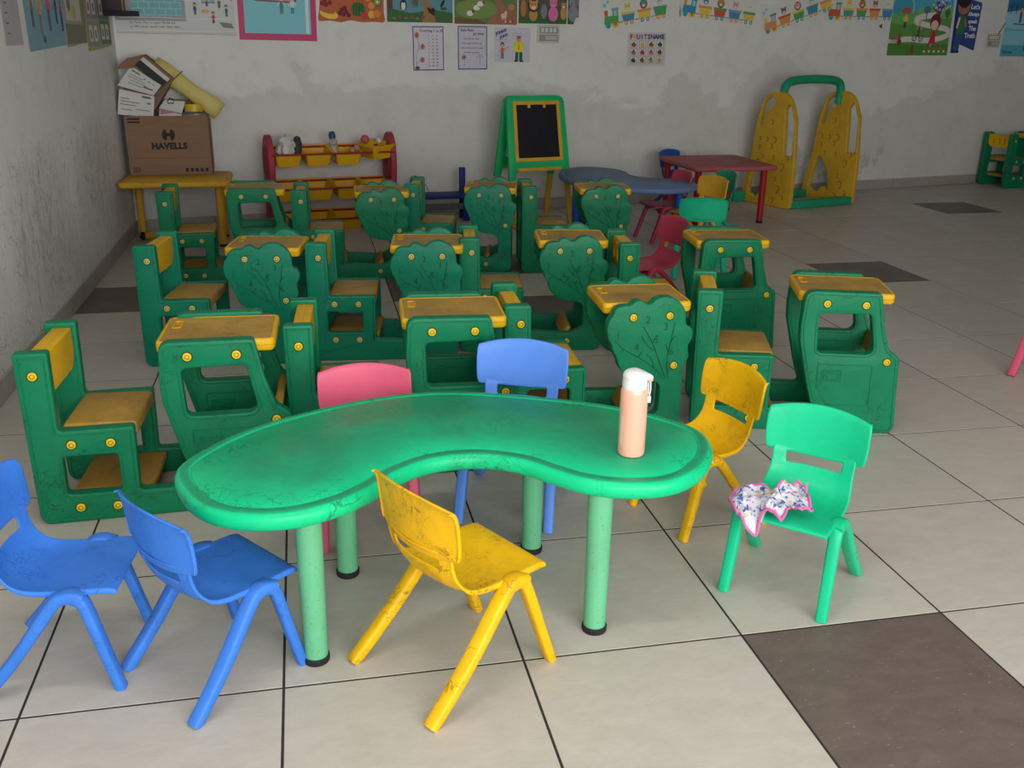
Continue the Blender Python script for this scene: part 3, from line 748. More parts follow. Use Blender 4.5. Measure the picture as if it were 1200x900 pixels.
for sx in (-.07, .07): flat_part('clip', [rounded([(sx-.012, .965, .008), (sx+.012, .965, .008), (sx+.012, .995, .002), (sx-.012, .995, .002)])], .012, .002, 'old_yellow', front, (0, -.026, 0))
for sx in (-1, 1): flat_part('leg', [rounded([(sx*.282-.0, 0, .006), (sx*.279, .392, .004), (sx*.232, .392, .004), (sx*.242, 0, .006)])], .028, .005, 'old_yellow', ez, rot=(TILT, 0, 0))
rear = flat_part('rear_frame', [fr_out, hole], .036, .006, 'easel_green', ez, (0, .46, 0), (-TILT, 0, 0))
flat_part('rear_board', [[(-.2, .555), (.2, .555), (.196, 1.005), (-.196, 1.005)]], .008, .001, 'white', rear)
for sx in (-1, 1): flat_part('leg', [rounded([(sx*.282, 0, .006), (sx*.279, .392, .004), (sx*.232, .392, .004), (sx*.242, 0, .006)])], .028, .005, 'old_yellow', ez, (0, .46, 0), (-TILT, 0, 0))
link('tray', box(-.205, .205, .07, .37, .448, .478, .006), M['old_yellow'], ez)
dz_ = link('duster', box(1.93, 2.10, 6.60, 6.66, .4795, .502, .006), M['rubber']); tag(dz_, 'dark board duster lying on the easel tray', 'duster')

# ------------------------------------------------------------------ tray rack
RW = .985
rk = empty('toy_rack', (-.120, 6.40, 0), R(11.9)); tag(rk, 'red sided rack on dark red rails holding rows of yellow trays', 'rack')
side = catmull([(0.02, 0), (.0, .15), (.03, .32), (.01, .50), (.03, .66), (.10, .745), (.18, .745), (.26, .66), (.285, .50), (.26, .32), (.29, .15), (.275, 0), (.15, 0.0)], 5)
side = [(p[0], max(p[1], 0)) for p in side]
sm_ = curve_plate([side], .05, .010); sm_.transform(Matrix(((0, 0, 1, 0), (1, 0, 0, 0), (0, 1, 0, 0), (0, 0, 0, 1))))
rl = bmesh.new()
tube_bm(rl, [(-.025, .14+.075*math.cos(a), .55+.11*math.sin(a)) for a in [2*math.pi*i/24 for i in range(24)]], .006, 6, True)
tube_bm(rl, [(-.025, .14+.035*math.cos(a), .55+.05*math.sin(a)) for a in [2*math.pi*i/16 for i in range(16)]], .005, 6, True)
tube_bm(rl, [(-.025, .14+.07*math.cos(a), .25+.10*math.sin(a)) for a in [2*math.pi*i/24 for i in range(24)]], .006, 6, True)
rl = bm_mesh(rl)
for x in (0, RW):
    sp = link('side_panel', sm_, M['shelf_red'], rk, (x, 0, 0)); link('moulded_ring', rl, M['shelf_red'], sp)
ROWZ = (.607, .338, .088)
for z in ROWZ:
    link('rail', tube([(0, -.006, z+.004), (RW, -.006, z+.004)], .008, 10), M['rail_red'], rk)
    link('rail', tube([(0, .255, z+.035), (RW, .255, z+.035)], .009, 10), M['rail_red'], rk)
def tray_mesh():
    bm = bmesh.new(); t = .004
    def ring(hx, hy, z, rr=.02):
        return [bm.verts.new((p[0], p[1], z)) for p in rounded([(-hx, -hy, rr), (hx, -hy, rr), (hx, hy, rr), (-hx, hy, rr)], 4)]
    rs = [ring(.088, .105, -.105), ring(.107, .128, -.004), ring(.118, .140, -.006), ring(.119, .141, .001), ring(.117, .139, .004), ring(.105, .126, .004), ring(.085, .101, -.100)]
    for a, b in zip(rs, rs[1:]):
        for i in range(len(a)): bm.faces.new((a[i], a[(i+1) % len(a)], b[(i+1) % len(a)], b[i]))
    bm.faces.new(rs[0][::-1]); bm.faces.new(rs[-1]); return bm_mesh(bm)
tm = tray_mesh(); tm.materials.append(M['tray_yellow'])
CW, SW_ = math.cos(R(11.9)), math.sin(R(11.9))
def rkpt(u, v, z): return (-.120+u*CW-v*SW_, 6.40+u*SW_+v*CW, z)
rowname = ['top row of the rack', 'middle row of the rack', 'bottom row of the rack']; posn = ['leftmost', 'second from left', 'third from left', 'rightmost']
for r_, z in enumerate(ROWZ):
    for c in range(4):
        if r_ == 0 and c == 3:
            t = link('tray', tm, None, None, rkpt(.86, .115, z+.060), (R(4), R(-5), R(30))); lb = 'yellow tray sitting askew on the rails at the top right of the rack'
        else:
            t = link('tray', tm, None, None, rkpt(.135+c*.240, .142, z+.0245), (R(9), 0, R(11.9))); lb = 'yellow plastic tray, %s in the %s' % (posn[c], rowname[r_])
        tag(t, lb, 'tray', 'yellow trays in the red rack')
def at(px, py, Y):
    """point on the plane y=Y under a pixel of the 1200x900 photo"""
    m = S.camera.matrix_world; r, u, f = m.col[0].xyz, m.col[1].xyz, -m.col[2].xyz
    d = f*FPX+r*(px-600)-u*(py-450); c = Vector(CAMP); return c+d*((Y-c.y)/d.y)
def crumple(cx, cy, cz, sx, sy, sz, seed, seg=14):
    rnd = random.Random(seed); bm = bmesh.new(); bmesh.ops.create_icosphere(bm, subdivisions=3, radius=1)
    from mathutils import noise as mn
    for v in bm.verts:
        n_ = mn.fractal(v.co*1.9+Vector((seed, 0, 0)), .8, 2.2, 4); k = 1+.38*n_
        v.co = Vector((v.co.x*sx*k, v.co.y*sy*k, v.co.z*sz*k))
    return bm_mesh(bm, ang=30)
z0 = ROWZ[0]+.0
p = rkpt(.135, .12, z0+.045); o = link('cloth_bundle', crumple(0, 0, 0, .078, .09, .10, 3), M['paper'], None, p); tag(o, 'crumpled white cloth in the leftmost tray on top of the rack', 'cloth')
p = rkpt(.215, .085, z0+.045)
sh = lathe([(0, -.08), (.028, -.075), (.038, -.02), (.036, .04), (.022, .085), (0, .095)], 20); sh.transform(Matrix.Scale(.55, 4, (0, 1, 0)))
o = link('shoe', sh, M['chair_dark'] if 'chair_dark' in M else flat('dark_grey_rubber', (.02, .022, .028), .6), None, p, (R(-8), R(4), 0)); tag(o, 'dark shoe standing upright beside the crumpled white cloth', 'shoe')
p = rkpt(.535, .13, z0-.070)
bo = empty('water_bottle', p, rot=(R(-4), R(-7), 0)); tag(bo, 'clear drinking bottle with blue cap standing in a rack tray', 'bottle')
link('body', lathe([(0, 0), (.030, .002), (.033, .012), (.033, .15), (.024, .175), (.022, .18), (0, .18)], 24), M['clear'], bo)
link('cap', lathe([(0, .178), (.026, .178), (.027, .205), (.024, .222), (.018, .232), (0, .233)], 20), flat('dark_blue_cap', (.01, .07, .16), .4), bo)
def ball(u, v, z, r, col, lb, nm='toy_ball'):
    bm = bmesh.new(); bmesh.ops.create_uvsphere(bm, u_segments=24, v_segments=14, radius=r)
    o = link(nm, bm_mesh(bm), col, None, rkpt(u, v, z)); tag(o, lb, 'ball')
redb = flat('faded_red_ball', (.42, .10, .09), .35); tan = flat('pinkish_tan_ball', (.45, .22, .15), .4)
ball(.775, .12, ROWZ[0]+.095, .036, redb, 'shiny faded red ball in the askew top tray')
ball(.66, .09, ROWZ[0]+.012, .026, tan, 'small tan ball in the third tray of the top row'); ball(.71, .13, ROWZ[0]+.028, .026, tan, 'small tan ball beside the askew top tray')
ball(.885, .10, ROWZ[0]+.085, .024, M['paper'], 'white ball in the askew top tray')

# ------------------------------------------------------------------ navy bench by the wall
nb = empty('low_bench', (1.22, 6.88, 0), R(6)); tag(nb, 'low navy blue painted bench with an upright post, by the back wall', 'bench')
link('seat', box(-.32, .25, -.13, .12, .195, .222, .003), M['navy'], nb)
link('post', box(.215, .262, .02, .065, 0, .435, .002), M['navy'], nb)
link('post', box(.215, .262, -.12, -.075, 0, .196, .002), M['navy'], nb)
link('post', box(-.315, -.27, .02, .065, 0, .196, .002), M['navy'], nb); link('post', box(-.315, -.27, -.12, -.075, 0, .196, .002), M['navy'], nb)
link('under_strip', box(-.27, .215, -.10, -.085, .10, .15, .001), flat('dark_grey_strip', (.12, .11, .10), .8), nb)  # dark grey strip below the seat
p = at(486, 212, 6.85)
rb = empty('water_bottle', (p.x, 6.85, .223)); tag(rb, 'grey bottle with a red cap standing on the navy bench', 'bottle')
link('body', lathe([(0, 0), (.034, 0), (.036, .01), (.036, .09), (.024, .125), (.016, .135), (0, .135)], 20), flat('grey_bottle_plastic', (.16, .18, .20), .3), rb)
link('cap', lathe([(0, .133), (.018, .133), (.018, .158), (0, .160)], 16), M['rail_red'], rb)
a, b, c = at(492, 213, 6.85), at(499, 216, 6.86), at(503, 224, 6.86)
o = link('cord', tube([tuple(v) for v in (Vector((a.x+.01, 6.85, .26)), b, Vector((c.x, 6.86, .24)), Vector((c.x+.03, 6.86, .226)))], .003, 6), M['rubber']); tag(o, 'thin dark cord hanging beside the red capped bottle', 'cord')

# ------------------------------------------------------------------ climbing frame
cf = empty('climbing_frame', (4.9, 7.35, 0)); tag(cf, 'yellow climbing frame of two tall panels joined by a green top bar', 'play frame')
po = rounded([(0, 0, .03), (.10, .45, .1), (.135, .80, .08), (.22, 1.055, .16), (.50, 1.055, .16), (.60, .80, .15), (.635, .40, .1), (.635, 0, .03)], 7)
h1 = rounded([(.500, .48, .02), (.600, .48, .015), (.585, .82, .05), (.520, .97, .03), (.470, .90, .02)]); h2 = rounded([(.157, .74, .02), (.205, .73, .02), (.235, .86, .03), (.325, .93, .03), (.350, .985, .02), (.29, 1.015, .03), (.205, .955, .05)])
h3 = rounded([(.095, .10, .03), (.20, .06, .03), (.27, .15, .03), (.345, .06, .02), (.30, .30, .05), (.20, .44, .05), (.155, .40, .04)])
cpm = stand(curve_plate([po, h1, h2, h3], .05, .010))
bm = bmesh.new(); rn = random.Random(5)
for (u, z, r) in [(.20, .62, .018), (.29, .62, .018), (.38, .62, .030), (.20, .54, .018), (.25, .46, .018), (.38, .46, .018), (.50, .38, .034), (.43, .26, .018), (.47, .17, .034), (.42, .06, .025), (.54, .10, .018), (.56, .47, .018), (.35, .56, .02), (.33, .78, .02)]:
    for sg in (-1, 1): tube_bm(bm, [(u+r*.7*math.cos(t), sg*.0255, z+r*math.sin(t)) for t in [math.pi*(-.6+1.3*i/9) for i in range(10)]], .005, 5)
cpr = bm_mesh(bm)
for (bx, by, fx, fy) in [(4.37, 7.60, 4.60, 6.99), (5.12, 7.79, 5.37, 7.20)]:
    L = math.hypot(fx-bx, fy-by); o = link('panel', cpm, M['play_yellow'], cf, (bx-4.9, by-7.35, 0), (0, 0, math.atan2(fy-by, fx-bx))); o.scale = (L/.635, 1, 1)
    hd = link('moulded_hold', cpr, M['play_groove'], o); hd['kind'] = 'stuff'
def lp(bx, by, fx, fy, t, z): return Vector((bx+(fx-bx)*t-4.9, by+(fy-by)*t-7.35, z))
A = lambda t, z: lp(4.37, 7.60, 4.60, 6.99, t, z); B = lambda t, z: lp(5.12, 7.79, 5.37, 7.20, t, z)
tb = [A(.55, .93)+Vector((.03, 0, 0)), A(.55, 1.05)+Vector((.05, 0, 0)), A(.55, 1.14)+Vector((.11, .02, 0)), (A(.55, 1.165)+B(.55, 1.165))/2, B(.55, 1.15)+Vector((-.10, -.02, 0)), B(.55, 1.09)+Vector((-.02, 0, 0)), B(.55, .93)+Vector((-.02, 0, 0))]
link('top_bar', tube(catmull([tuple(q) for q in tb], 5, False), .040, 12), M['frame_green'], cf)
def bar(p, q, w, h, nm):
    d = (q-p); L = d.length; m = box(0, L, -w/2, w/2, 0, h, .012, 3); return link(nm, m, M['frame_green'], cf, tuple(p), (0, 0, math.atan2(d.y, d.x)))
bar(A(.93, 0), B(.93, 0), .09, .075, 'base_bar'); bar(A(.08, 0), B(.08, 0), .09, .075, 'base_bar')
bar(A(.05, 0)+Vector((-.14, -.02, 0)), A(.05, 0), .11, .10, 'base_foot')

# ------------------------------------------------------------------ carton and papers on the corner table
ca = empty('carton', (-.85, 6.405, .493), R(1)); tag(ca, 'brown cardboard carton reading HAVELLS on the corner table', 'carton')
bm = bmesh.new(); hx, hy, hh, t = .288, .145, .425, .006
add_box(bm, -hx, hx, -hy, -hy+t, 0, hh); add_box(bm, -hx, hx, hy-t, hy, 0, hh); add_box(bm, -hx, -hx+t, -hy+t, hy-t, 0, hh); add_box(bm, hx-t, hx, -hy+t, hy-t, 0, hh); add_box(bm, -hx+t, hx-t, -hy+t, hy-t, 0, t)
link('body', bm_mesh(bm, sm=False), M['card'], ca)
link('flap', box(-hx, hx, 0, .10, -.003, .003, .001, 1), M['card'], ca, (0, hy-.006, hh), (R(84), 0, 0))
link('contents', box(-hx+.01, hx-.01, -hy+.01, hy-.01, .3, .40, .01), M['brown_in'], ca)
link('seam', box(-hx+.004, hx-.004, -hy-.0012, -hy, .1205, .1235, 0), flat('carton_seam', (.12, .07, .04), .9), ca)
def logo_mesh():
    parts = []
    def sh(pts, z): return curve_plate([pts], .001, .0001), Matrix.Translation((0, 0, z)), 0
    L_ = [(-.046*math.cos(a)-.0, .046*math.sin(a)) for a in [R(-62+124*i/14) for i in range(15)]]
    lft = L_+[(-.012, .030), (-.012, .014), (.012, .014), (.012, .030)]+[(.046*math.cos(a), .046*math.sin(a)) for a in [R(62-124*i/14) for i in range(15)]]+[(.012, -.030), (.012, -.010), (-.012, -.010), (-.012, -.030)]
    return curve_plate([lft], .001, .0001)
def on_front(me, x, z, nm='print', mat='ink'):
    me.transform(Matrix.Translation((x, -hy-.001, z)) @ Matrix.Rotation(R(90), 4, 'X')); return link(nm, me, M[mat], ca)
on_front(logo_mesh(), 0, .290, 'logo')
on_front(text_mesh('HAVELLS', .060, .0036, 1.08, .0004), 0, .208, 'lettering')
bm = bmesh.new(); rn = random.Random(2)
for k in range(5): add_box(bm, .10+k*.035, .122+k*.035, -.0004, .0004, .022, .048, 0)
for k in range(4):
    for j in range(3): add_box(bm, -.27+k*.014, -.262+k*.014, -.0004, .0004, .02+j*.014, .03+j*.014, 0)
for j in range(2): add_box(bm, -.275, -.19, -.0004, .0004, .375+j*.022, .388+j*.022, 0)
link('print', bm_mesh(bm, sm=False), M['ink'], ca, (0, -hy-.0008, 0))['kind'] = 'stuff'
# small open carton tipped on top, with slips stuck to it
def px_plate(name, pix, Y, th, mat, parent=None, tilt=0.0):
    """sheet whose corners were measured on the photo at depth Y"""
    P = [at(a, b, Y+tilt*i) for i, (a, b) in enumerate(pix)]
    bm = bmesh.new(); f = [bm.verts.new(q) for q in P]; b = [bm.verts.new(q+Vector((0, th, 0))) for q in P]; n = len(P)
    bm.faces.new(f); bm.faces.new(b[::-1])
    for i in range(n): bm.faces.new((f[i], f[(i+1) % n], b[(i+1) % n], b[i]))
    return link(name, bm_mesh(bm, sm=False), mat if not isinstance(mat, str) else M[mat], parent)
oc = empty('open_carton', (0, 0, 0)); tag(oc, 'small open cardboard carton tipped over on top of the larger one', 'carton')
px_plate('body', [(153, 78), (168, 64), (203, 92), (183, 127), (172, 136), (150, 134), (148, 100)], 6.36, .17, 'card', oc)
px_plate('opening_shade', [(158, 76), (167, 68), (199, 93), (188, 103)], 6.357, .003, 'brown_in', oc)  # dark sheet standing in for the shade inside the carton
px_plate('flap', [(133, 81), (149, 68), (168, 64), (155, 80)], 6.32, .004, 'card', oc)
px_plate('flap', [(182, 114), (183, 110), (213, 83), (214, 84)], 6.30, .03, 'card', oc)
px_plate('flap', [(164, 70), (168, 67), (199, 92.5), (196, 96)], 6.35, .004, 'paper', oc)
def slip(nm, pix, Y, lb, lines):
    o = px_plate(nm, pix, Y, .002, 'paper'); tag(o, lb, 'paper')
    a, b, c, d = [Vector(q) for q in pix]
    bm = bmesh.new()
    for (u0, v0, u1, v1) in lines:
        q = [a.lerp(b, u).lerp(d.lerp(c, u), v) for u, v in ((u0, v0), (u1, v0), (u1, v1), (u0, v1))]
        P = [at(k.x, k.y, Y-.001) for k in q]; vs = [bm.verts.new(k) for k in P]; bm.faces.new(vs)
    link('print', bm_mesh(bm, sm=False), flat('grey_print', (.12, .12, .13), .7), o)
slip('delivery_slip', [(153, 77), (189, 100), (180, 112), (137.5, 100)], 6.345, 'printed white slip stuck slanting on the tipped carton', [(.1, .1, .35, .16), (.1, .3, .5, .33), (.1, .42, .6, .45), (.2, .55, .7, .58), (.2, .7, .6, .73), (.62, .6, .9, .7), (.5, .2, .55, .26), (.65, .22, .7, .28), (.8, .25, .85, .3)])
slip('delivery_slip', [(139.6, 104.5), (181, 113), (180, 138), (137.6, 134)], 6.30, 'printed white slip hanging over the left edge of the large carton', [(.65, .08, .9, .17), (.05, .3, .3, .33), (.05, .42, .6, .45), (.05, .55, .5, .58), (.5, .7, .9, .73), (.1, .75, .4, .78), (.8, .35, .9, .42)])
o = px_plate('torn_paper', [(168, 138), (181, 137), (176, 150), (172, 147)], 6.262, .002, 'paper'); tag(o, 'torn white scrap hanging over the front of the large carton', 'paper')
pb = empty('paper_bundle', (0, 0, 0)); tag(pb, 'bundle of white and pink papers sticking out of the carton', 'paper')
px_plate('sheet', [(193, 117), (217, 119), (213, 133), (186, 127)], 6.34, .006, 'paper', pb, .004)
px_plate('sheet', [(187, 128), (213, 134), (212, 141), (186, 140)], 6.33, .006, 'paper', pb)
px_plate('pink_sheet', [(188, 127), (205, 132), (188, 134)], 6.326, .004, flat('pink_paper', (.45, .17, .24), .7), pb)
bm = bmesh.new()
tube_bm(bm, [tuple(at(a_, b_, 6.337)) for a_, b_ in [(196, 119), (199, 115), (204, 117), (203, 121), (197, 121)]], .004, 5, True)
link('ink_mark', bm_mesh(bm), M['ink'], pb)
tp = at(227, 127, 6.37); o = link('tape_roll', join_meshes([(lathe([(.040, -.026), (.065, -.026), (.066, 0), (.065, .026), (.040, .026), (.040, -.026)], 28), Matrix.Rotation(R(-8), 4, 'X'), 0)]), flat('yellow_tape', (.62, .43, .02), .35), None, tuple(tp)); tag(o, 'roll of yellow tape lying on top of the carton', 'tape roll')
o = link('foil_scrap', crumple(0, 0, 0, .11, .06, .03, 9), flat('crumpled_foil', (.35, .35, .34), .4, .3), None, tuple(at(226, 136, 6.40))); tag(o, 'crumpled grey foil wrapping under the yellow tape roll', 'foil')
# rolled chart
P0, P1 = at(180, 76, 6.50), at(257, 131, 6.46)
bm = bmesh.new(); d = (P1-P0).normalized(); s1 = d.cross(Vector((0, 1, 0))).normalized(); s2 = d.cross(s1)
prof = []
for i in range(40):
    t = i/39; a_ = t*2*math.pi*1.45-1.0; r_ = .060-.012*t
    prof.append(s1*math.cos(a_)*r_*1.15+s2*math.sin(a_)*r_*.8)
ends = []
for k in range(9):
    c_ = P0+(P1-P0)*(k/8); w_ = 1+.10*math.sin(k*1.1); ends.append([bm.verts.new(c_+q*w_) for q in prof])
for a_, b_ in zip(ends, ends[1:]):
    for i in range(39): bm.faces.new((a_[i], a_[i+1], b_[i+1], b_[i]))
o = link('chart_roll', bm_mesh(bm, ang=60), M['ypaper']); s_ = o.modifiers.new('s', 'SOLIDIFY'); s_.thickness = .002
tag(o, 'rolled up pale yellow chart leaning behind the carton', 'paper roll')

# ------------------------------------------------------------------ bottle on the green table
BP = Vector((.930, .808, .4625))
wb = empty('water_bottle', tuple(BP), R(-20)); tag(wb, 'peach coloured steel water bottle with white flip lid on the green table', 'bottle')
def bottle_mat():
    n = NT('peach_enamel'); n.b.inputs['Base Color'].default_value = (.86, .42, .31, 1); n.b.inputs['Roughness'].default_value = .28; n.b.inputs['Coat Weight'].default_value = .3; return n.m
link('body', lathe([(0, 0), (.030, 0), (.0345, .003), (.036, .010), (.036, .170), (.0355, .180), (.033, .187), (.031, .190), (0, .190)], 40), bottle_mat(), wb)
link('collar', lathe([(0, .188), (.0325, .188), (.033, .192), (.032, .214), (.0315, .217), (0, .217)], 36), M['white'], wb)
bm = bmesh.new(); bmesh.ops.create_uvsphere(bm, u_segments=28, v_segments=14, radius=1)
for v in bm.verts:
    x, y, z = v.co; zz = z if z > 0 else z*.18
    sp = max(0, x); zq = math.copysign(abs(zz)**.7, zz); v.co = Vector((x*(.033+.014*sp**3), y*(.0325-.010*sp**2), .217+zq*(.022-.006*sp)))
link('lid', bm_mesh(bm), M['white'], wb)
link('lid_button', box(.028, .046, -.008, .008, .208, .218, .003), flat('peach_lid_button', (.8, .42, .3), .4), wb)
hp = [(.034, -.004, .212), (.040, -.006, .206), (.041, -.006, .185), (.039, -.005, .168), (.036, -.003, .180), (.035, -.002, .205)]
link('strap', tube(hp, .0018, 6), M['white'], wb); link('strap_tab', box(.035, .043, -.008, -.003, .150, .168, .001), M['white'], wb)
bmt = bmesh.new()
for k in range(15):   # worn vertical lettering, too rubbed to read: short strokes only
    xx = -.040+k*.0055
    for q in range(2): add_box(bmt, xx+q*.0022, xx+q*.0022+.0011, -.003-(k % 3)*.001, .003+((k*7+q) % 4)*.0012, 0, .0002)
for v in bmt.verts:
    ph = R(-140)+v.co.y/.036*1.0; rr_ = .03615+v.co.z; v.co = Vector((rr_*math.cos(ph), rr_*math.sin(ph), .075+v.co.x))
link('lettering', bm_mesh(bmt, sm=False), M['white'], wb)
bm = bmesh.new(); add_cyl(bm, (0, 0, .0215), (0, 0, .0218), .03615, .03615, 36, cap=False); link('foot_line', bm_mesh(bm), flat('foot_line_tone', (.55, .28, .2), .5), wb)

# ------------------------------------------------------------------ flowered cloth on the green chair
def cloth_mat():
    n = NT('flowered_cotton'); v = n.coords(False)
    base = (.66, .62, .70)
    blue = n.ramp(n.noise(v, 62, 2, .5, .8), [(.56, 0), (.60, 1)])
    c = n.mix(blue, base, (.05, .13, .42))
    c = n.mix(n.ramp(n.noise(n.coords(False, scale=(1, 1, 1)), 27, 1, .5), [(.66, 0), (.69, 1)]), c, (.62, .42, .22))
    c = n.mix(n.ramp(n.noise(v, 44, 1, .5, .3), [(.70, 0), (.72, 1)]), c, (.75, .25, .45))
    n.l(c, n.b.inputs['Base Color']); n.b.inputs['Roughness'].default_value = .85; n.bump(n.noise(v, 400, 2), .2, .001); return n.m
from mathutils import noise as mnoise
def atz(px, py, z):
    m = S.camera.matrix_world; r, u, f = m.col[0].xyz, m.col[1].xyz, -m.col[2].xyz
    d = f*FPX+r*(px-600)-u*(py-450); c = Vector(CAMP); return c+d*((z-c.z)/d.z)
rim = [(855, 586), (868, 575), (886, 572), (905, 577), (922, 569), (941, 572), (945, 583), (951, 602), (936, 602), (926, 597), (915, 609), (905, 604), (893, 601), (886, 626), (876, 622), (862, 600)]
hz = [.278, .284, .294, .298, .300, .298, .294, .288, .288, .290, .289, .291, .290, .225, .238, .272]
R3 = catmull([tuple(atz(a_, b_, z_)) for (a_, b_), z_ in zip(rim, hz)], 5)
ctr = Vector((sum(q[0] for q in R3), sum(q[1] for q in R3), 0))/len(R3); ctr.z = .305
bm = bmesh.new(); K = 14; rg = []
for k in range(K+1):
    t = k/K; row = []
    for i, q in enumerate(R3):
        q = Vector(q); v = ctr.lerp(q, t)
        v.z = (1-t**1.5)*.297+t**1.5*q.z
        h = mnoise.fractal(Vector((v.x*26, v.y*26, 3.1)), .7, 2.1, 4)*.018 + .012*abs(math.sin(v.x*60+v.y*45+2*math.sin(v.y*30)))
        v.z += max(-.004, h) if q.z > .25 or t < .5 else h*.3
        row.append(bm.verts.new(v))
    rg.append(row)
n_ = len(R3)
for a_, b_ in zip(rg, rg[1:]):
    for i in range(n_): 
        try: bm.faces.new((a_[i], a_[(i+1) % n_], b_[(i+1) % n_], b_[i]))
        except ValueError: pass
bmesh.ops.remove_doubles(bm, verts=rg[0], dist=.01)
edge_pts = [v.co.copy() for v in rg[-1]]
o = link('flowered_cloth', bm_mesh(bm, ang=80), cloth_mat()); s_ = o.modifiers.new('s', 'SOLIDIFY'); s_.thickness = .002; s_.offset = 1
tag(o, 'crumpled white cloth with blue flowers and pink edging on the mint green chair', 'cloth')
bm = bmesh.new(); tube_bm(bm, [tuple(q+Vector((0, 0, .001))) for q in edge_pts], .0042, 6, True); link('pink_edging', bm_mesh(bm), flat('pink_trim', (.66, .14, .38), .8), o)

# ------------------------------------------------------------------ things on the walls
class Paint:
    """flat print: coloured shapes cut as thin layers on a sheet"""
    def __init__(s): s.bm = bmesh.new(); s.cols = []; s.k = 0
    def _mi(s, c):
        if c not in s.cols: s.cols.append(c)
        return s.cols.index(c)
    def poly(s, pts, c):
        s.k += 1; z = .0017+.00005*s.k
        vs = [bm_v for bm_v in (s.bm.verts.new((p[0], p[1], z)) for p in pts)]
        f = s.bm.faces.new(vs); f.normal_update()
        if f.normal.z < 0: f.normal_flip()
        f.material_index = s._mi(c)
    def rect(s, x0, y0, x1, y1, c): s.poly([(x0, y0), (x1, y0), (x1, y1), (x0, y1)], c)
    def ell(s, x, y, rx, ry, c, n=14, a=0):
        ca_, sa_ = math.cos(R(a)), math.sin(R(a))
        s.poly([(x+rx*math.cos(t)*ca_-ry*math.sin(t)*sa_, y+rx*math.cos(t)*sa_+ry*math.sin(t)*ca_) for t in [2*math.pi*i/n for i in range(n)]], c)
    def line(s, pts, w, c):
        for a, b in zip(pts, pts[1:]):
            a, b = Vector(a), Vector(b); d = (b-a)
            if d.length < 1e-6: continue
            n = Vector((-d.y, d.x)).normalized()*w/2; s.poly([tuple(a-n), tuple(b-n), tuple(b+n), tuple(a+n)], c)
    def text(s, t, x, y, size, c, bold=0, rot=0, space=1.0):
        me = text_mesh(t, size, bold, space); s.k += 1; z = .0017+.00005*s.k; mi = s._mi(c); mt = Matrix.Translation((x, y, z)) @ Matrix.Rotation(R(rot), 4, 'Z')
        vm = [s.bm.verts.new(mt @ v.co) for v in me.vertices]
        for p in me.polygons:
            try: f = s.bm.faces.new([vm[i] for i in p.vertices]); f.material_index = mi
            except ValueError: pass
        bpy.data.meshes.remove(me)
    def strokes(s, x, y, w, h, c, seed):
        '''a line of print too small to read'''
        rnd = random.Random(seed); e = x+w
        while x < e:
            for k in range(rnd.randint(2, 6)):
                s.rect(x, y, x+h*.16, y+h*rnd.choice((.55, .6, 1)), c)
                if rnd.random() < .6: s.rect(x, y+h*.25, x+h*.4, y+h*.38, c)
                x += h*.5
            x += h*.55
    def person(s, x, y, h, shirt, legs, hair, skin=(215, 165, 130)):
        s.rect(x-h*.09, y, x-h*.01, y+h*.38, legs); s.rect(x+h*.01, y, x+h*.09, y+h*.38, legs)
        s.poly([(x-h*.12, y+h*.34), (x+h*.12, y+h*.34), (x+h*.10, y+h*.68), (x-h*.10, y+h*.68)], shirt)
        s.line([(x-h*.1, y+h*.64), (x-h*.22, y+h*.42)], h*.06, skin); s.line([(x+h*.1, y+h*.64), (x+h*.22, y+h*.42)], h*.06, skin)
        s.ell(x, y+h*.86, h*.14, h*.15, hair); s.ell(x, y+h*.81, h*.105, h*.105, skin)
    def build(s, parent, lo=None, hi=None):
        if lo:
            bmesh.ops.bisect_plane(s.bm, geom=s.bm.verts[:]+s.bm.edges[:]+s.bm.faces[:], plane_co=(lo[0], 0, 0), plane_no=(-1, 0, 0), clear_outer=True)
            bmesh.ops.bisect_plane(s.bm, geom=s.bm.verts[:]+s.bm.edges[:]+s.bm.faces[:], plane_co=(hi[0], 0, 0), plane_no=(1, 0, 0), clear_outer=True)
            bmesh.ops.bisect_plane(s.bm, geom=s.bm.verts[:]+s.bm.edges[:]+s.bm.faces[:], plane_co=(0, lo[1], 0), plane_no=(0, -1, 0), clear_outer=True)
            bmesh.ops.bisect_plane(s.bm, geom=s.bm.verts[:]+s.bm.edges[:]+s.bm.faces[:], plane_co=(0, hi[1], 0), plane_no=(0, 1, 0), clear_outer=True)
        me = bpy.data.meshes.new('print'); s.bm.to_mesh(me); s.bm.free()
        for c in s.cols: me.materials.append(pcol(c))
        return link('print', me, None, parent)
BACKM = Matrix((WE, Vector((0, 0, 1)), -WN)).transposed().to_4x4()
LEFTM = Matrix((Vector((0, 1, 0)), Vector((0, 0, 1)), Vector((1, 0, 0)))).transposed().to_4x4()
def sheet(name, label, cat, w, z, pts, col, rot=0, left=False, group=None, th=.003, bow=0):
    """flat card pinned to the wall: w along the wall, z height of its local origin"""
    bm = bmesh.new(); a = [bm.verts.new((p[0], p[1], th-.0015)) for p in pts]; b = [bm.verts.new((p[0], p[1], 0)) for p in pts]; n = len(pts)
    bm.faces.new(a); bm.faces.new(b[::-1])
    for i in range(n): bm.faces.new((a[i], b[i], b[(i+1) % n], a[(i+1) % n]))
    bmesh.ops.triangulate(bm, faces=[f for f in bm.faces if len(f.verts) > 4])
    o = link(name, bm_mesh(bm, sm=False), pcol(col) if not hasattr(col, 'name') else col)
    base = LEFTM if left else BACKM
    org = Vector((-1.2, w, z)) if left else WA+WE*w+Vector((0, 0, z))
    nrm = Vector((1, 0, 0)) if left else -WN
    o.matrix_world = Matrix.Translation(org+nrm*.0015) @ base @ Matrix.Rotation(R(rot), 4, 'Z')
    tag(o, label, cat, group); return o
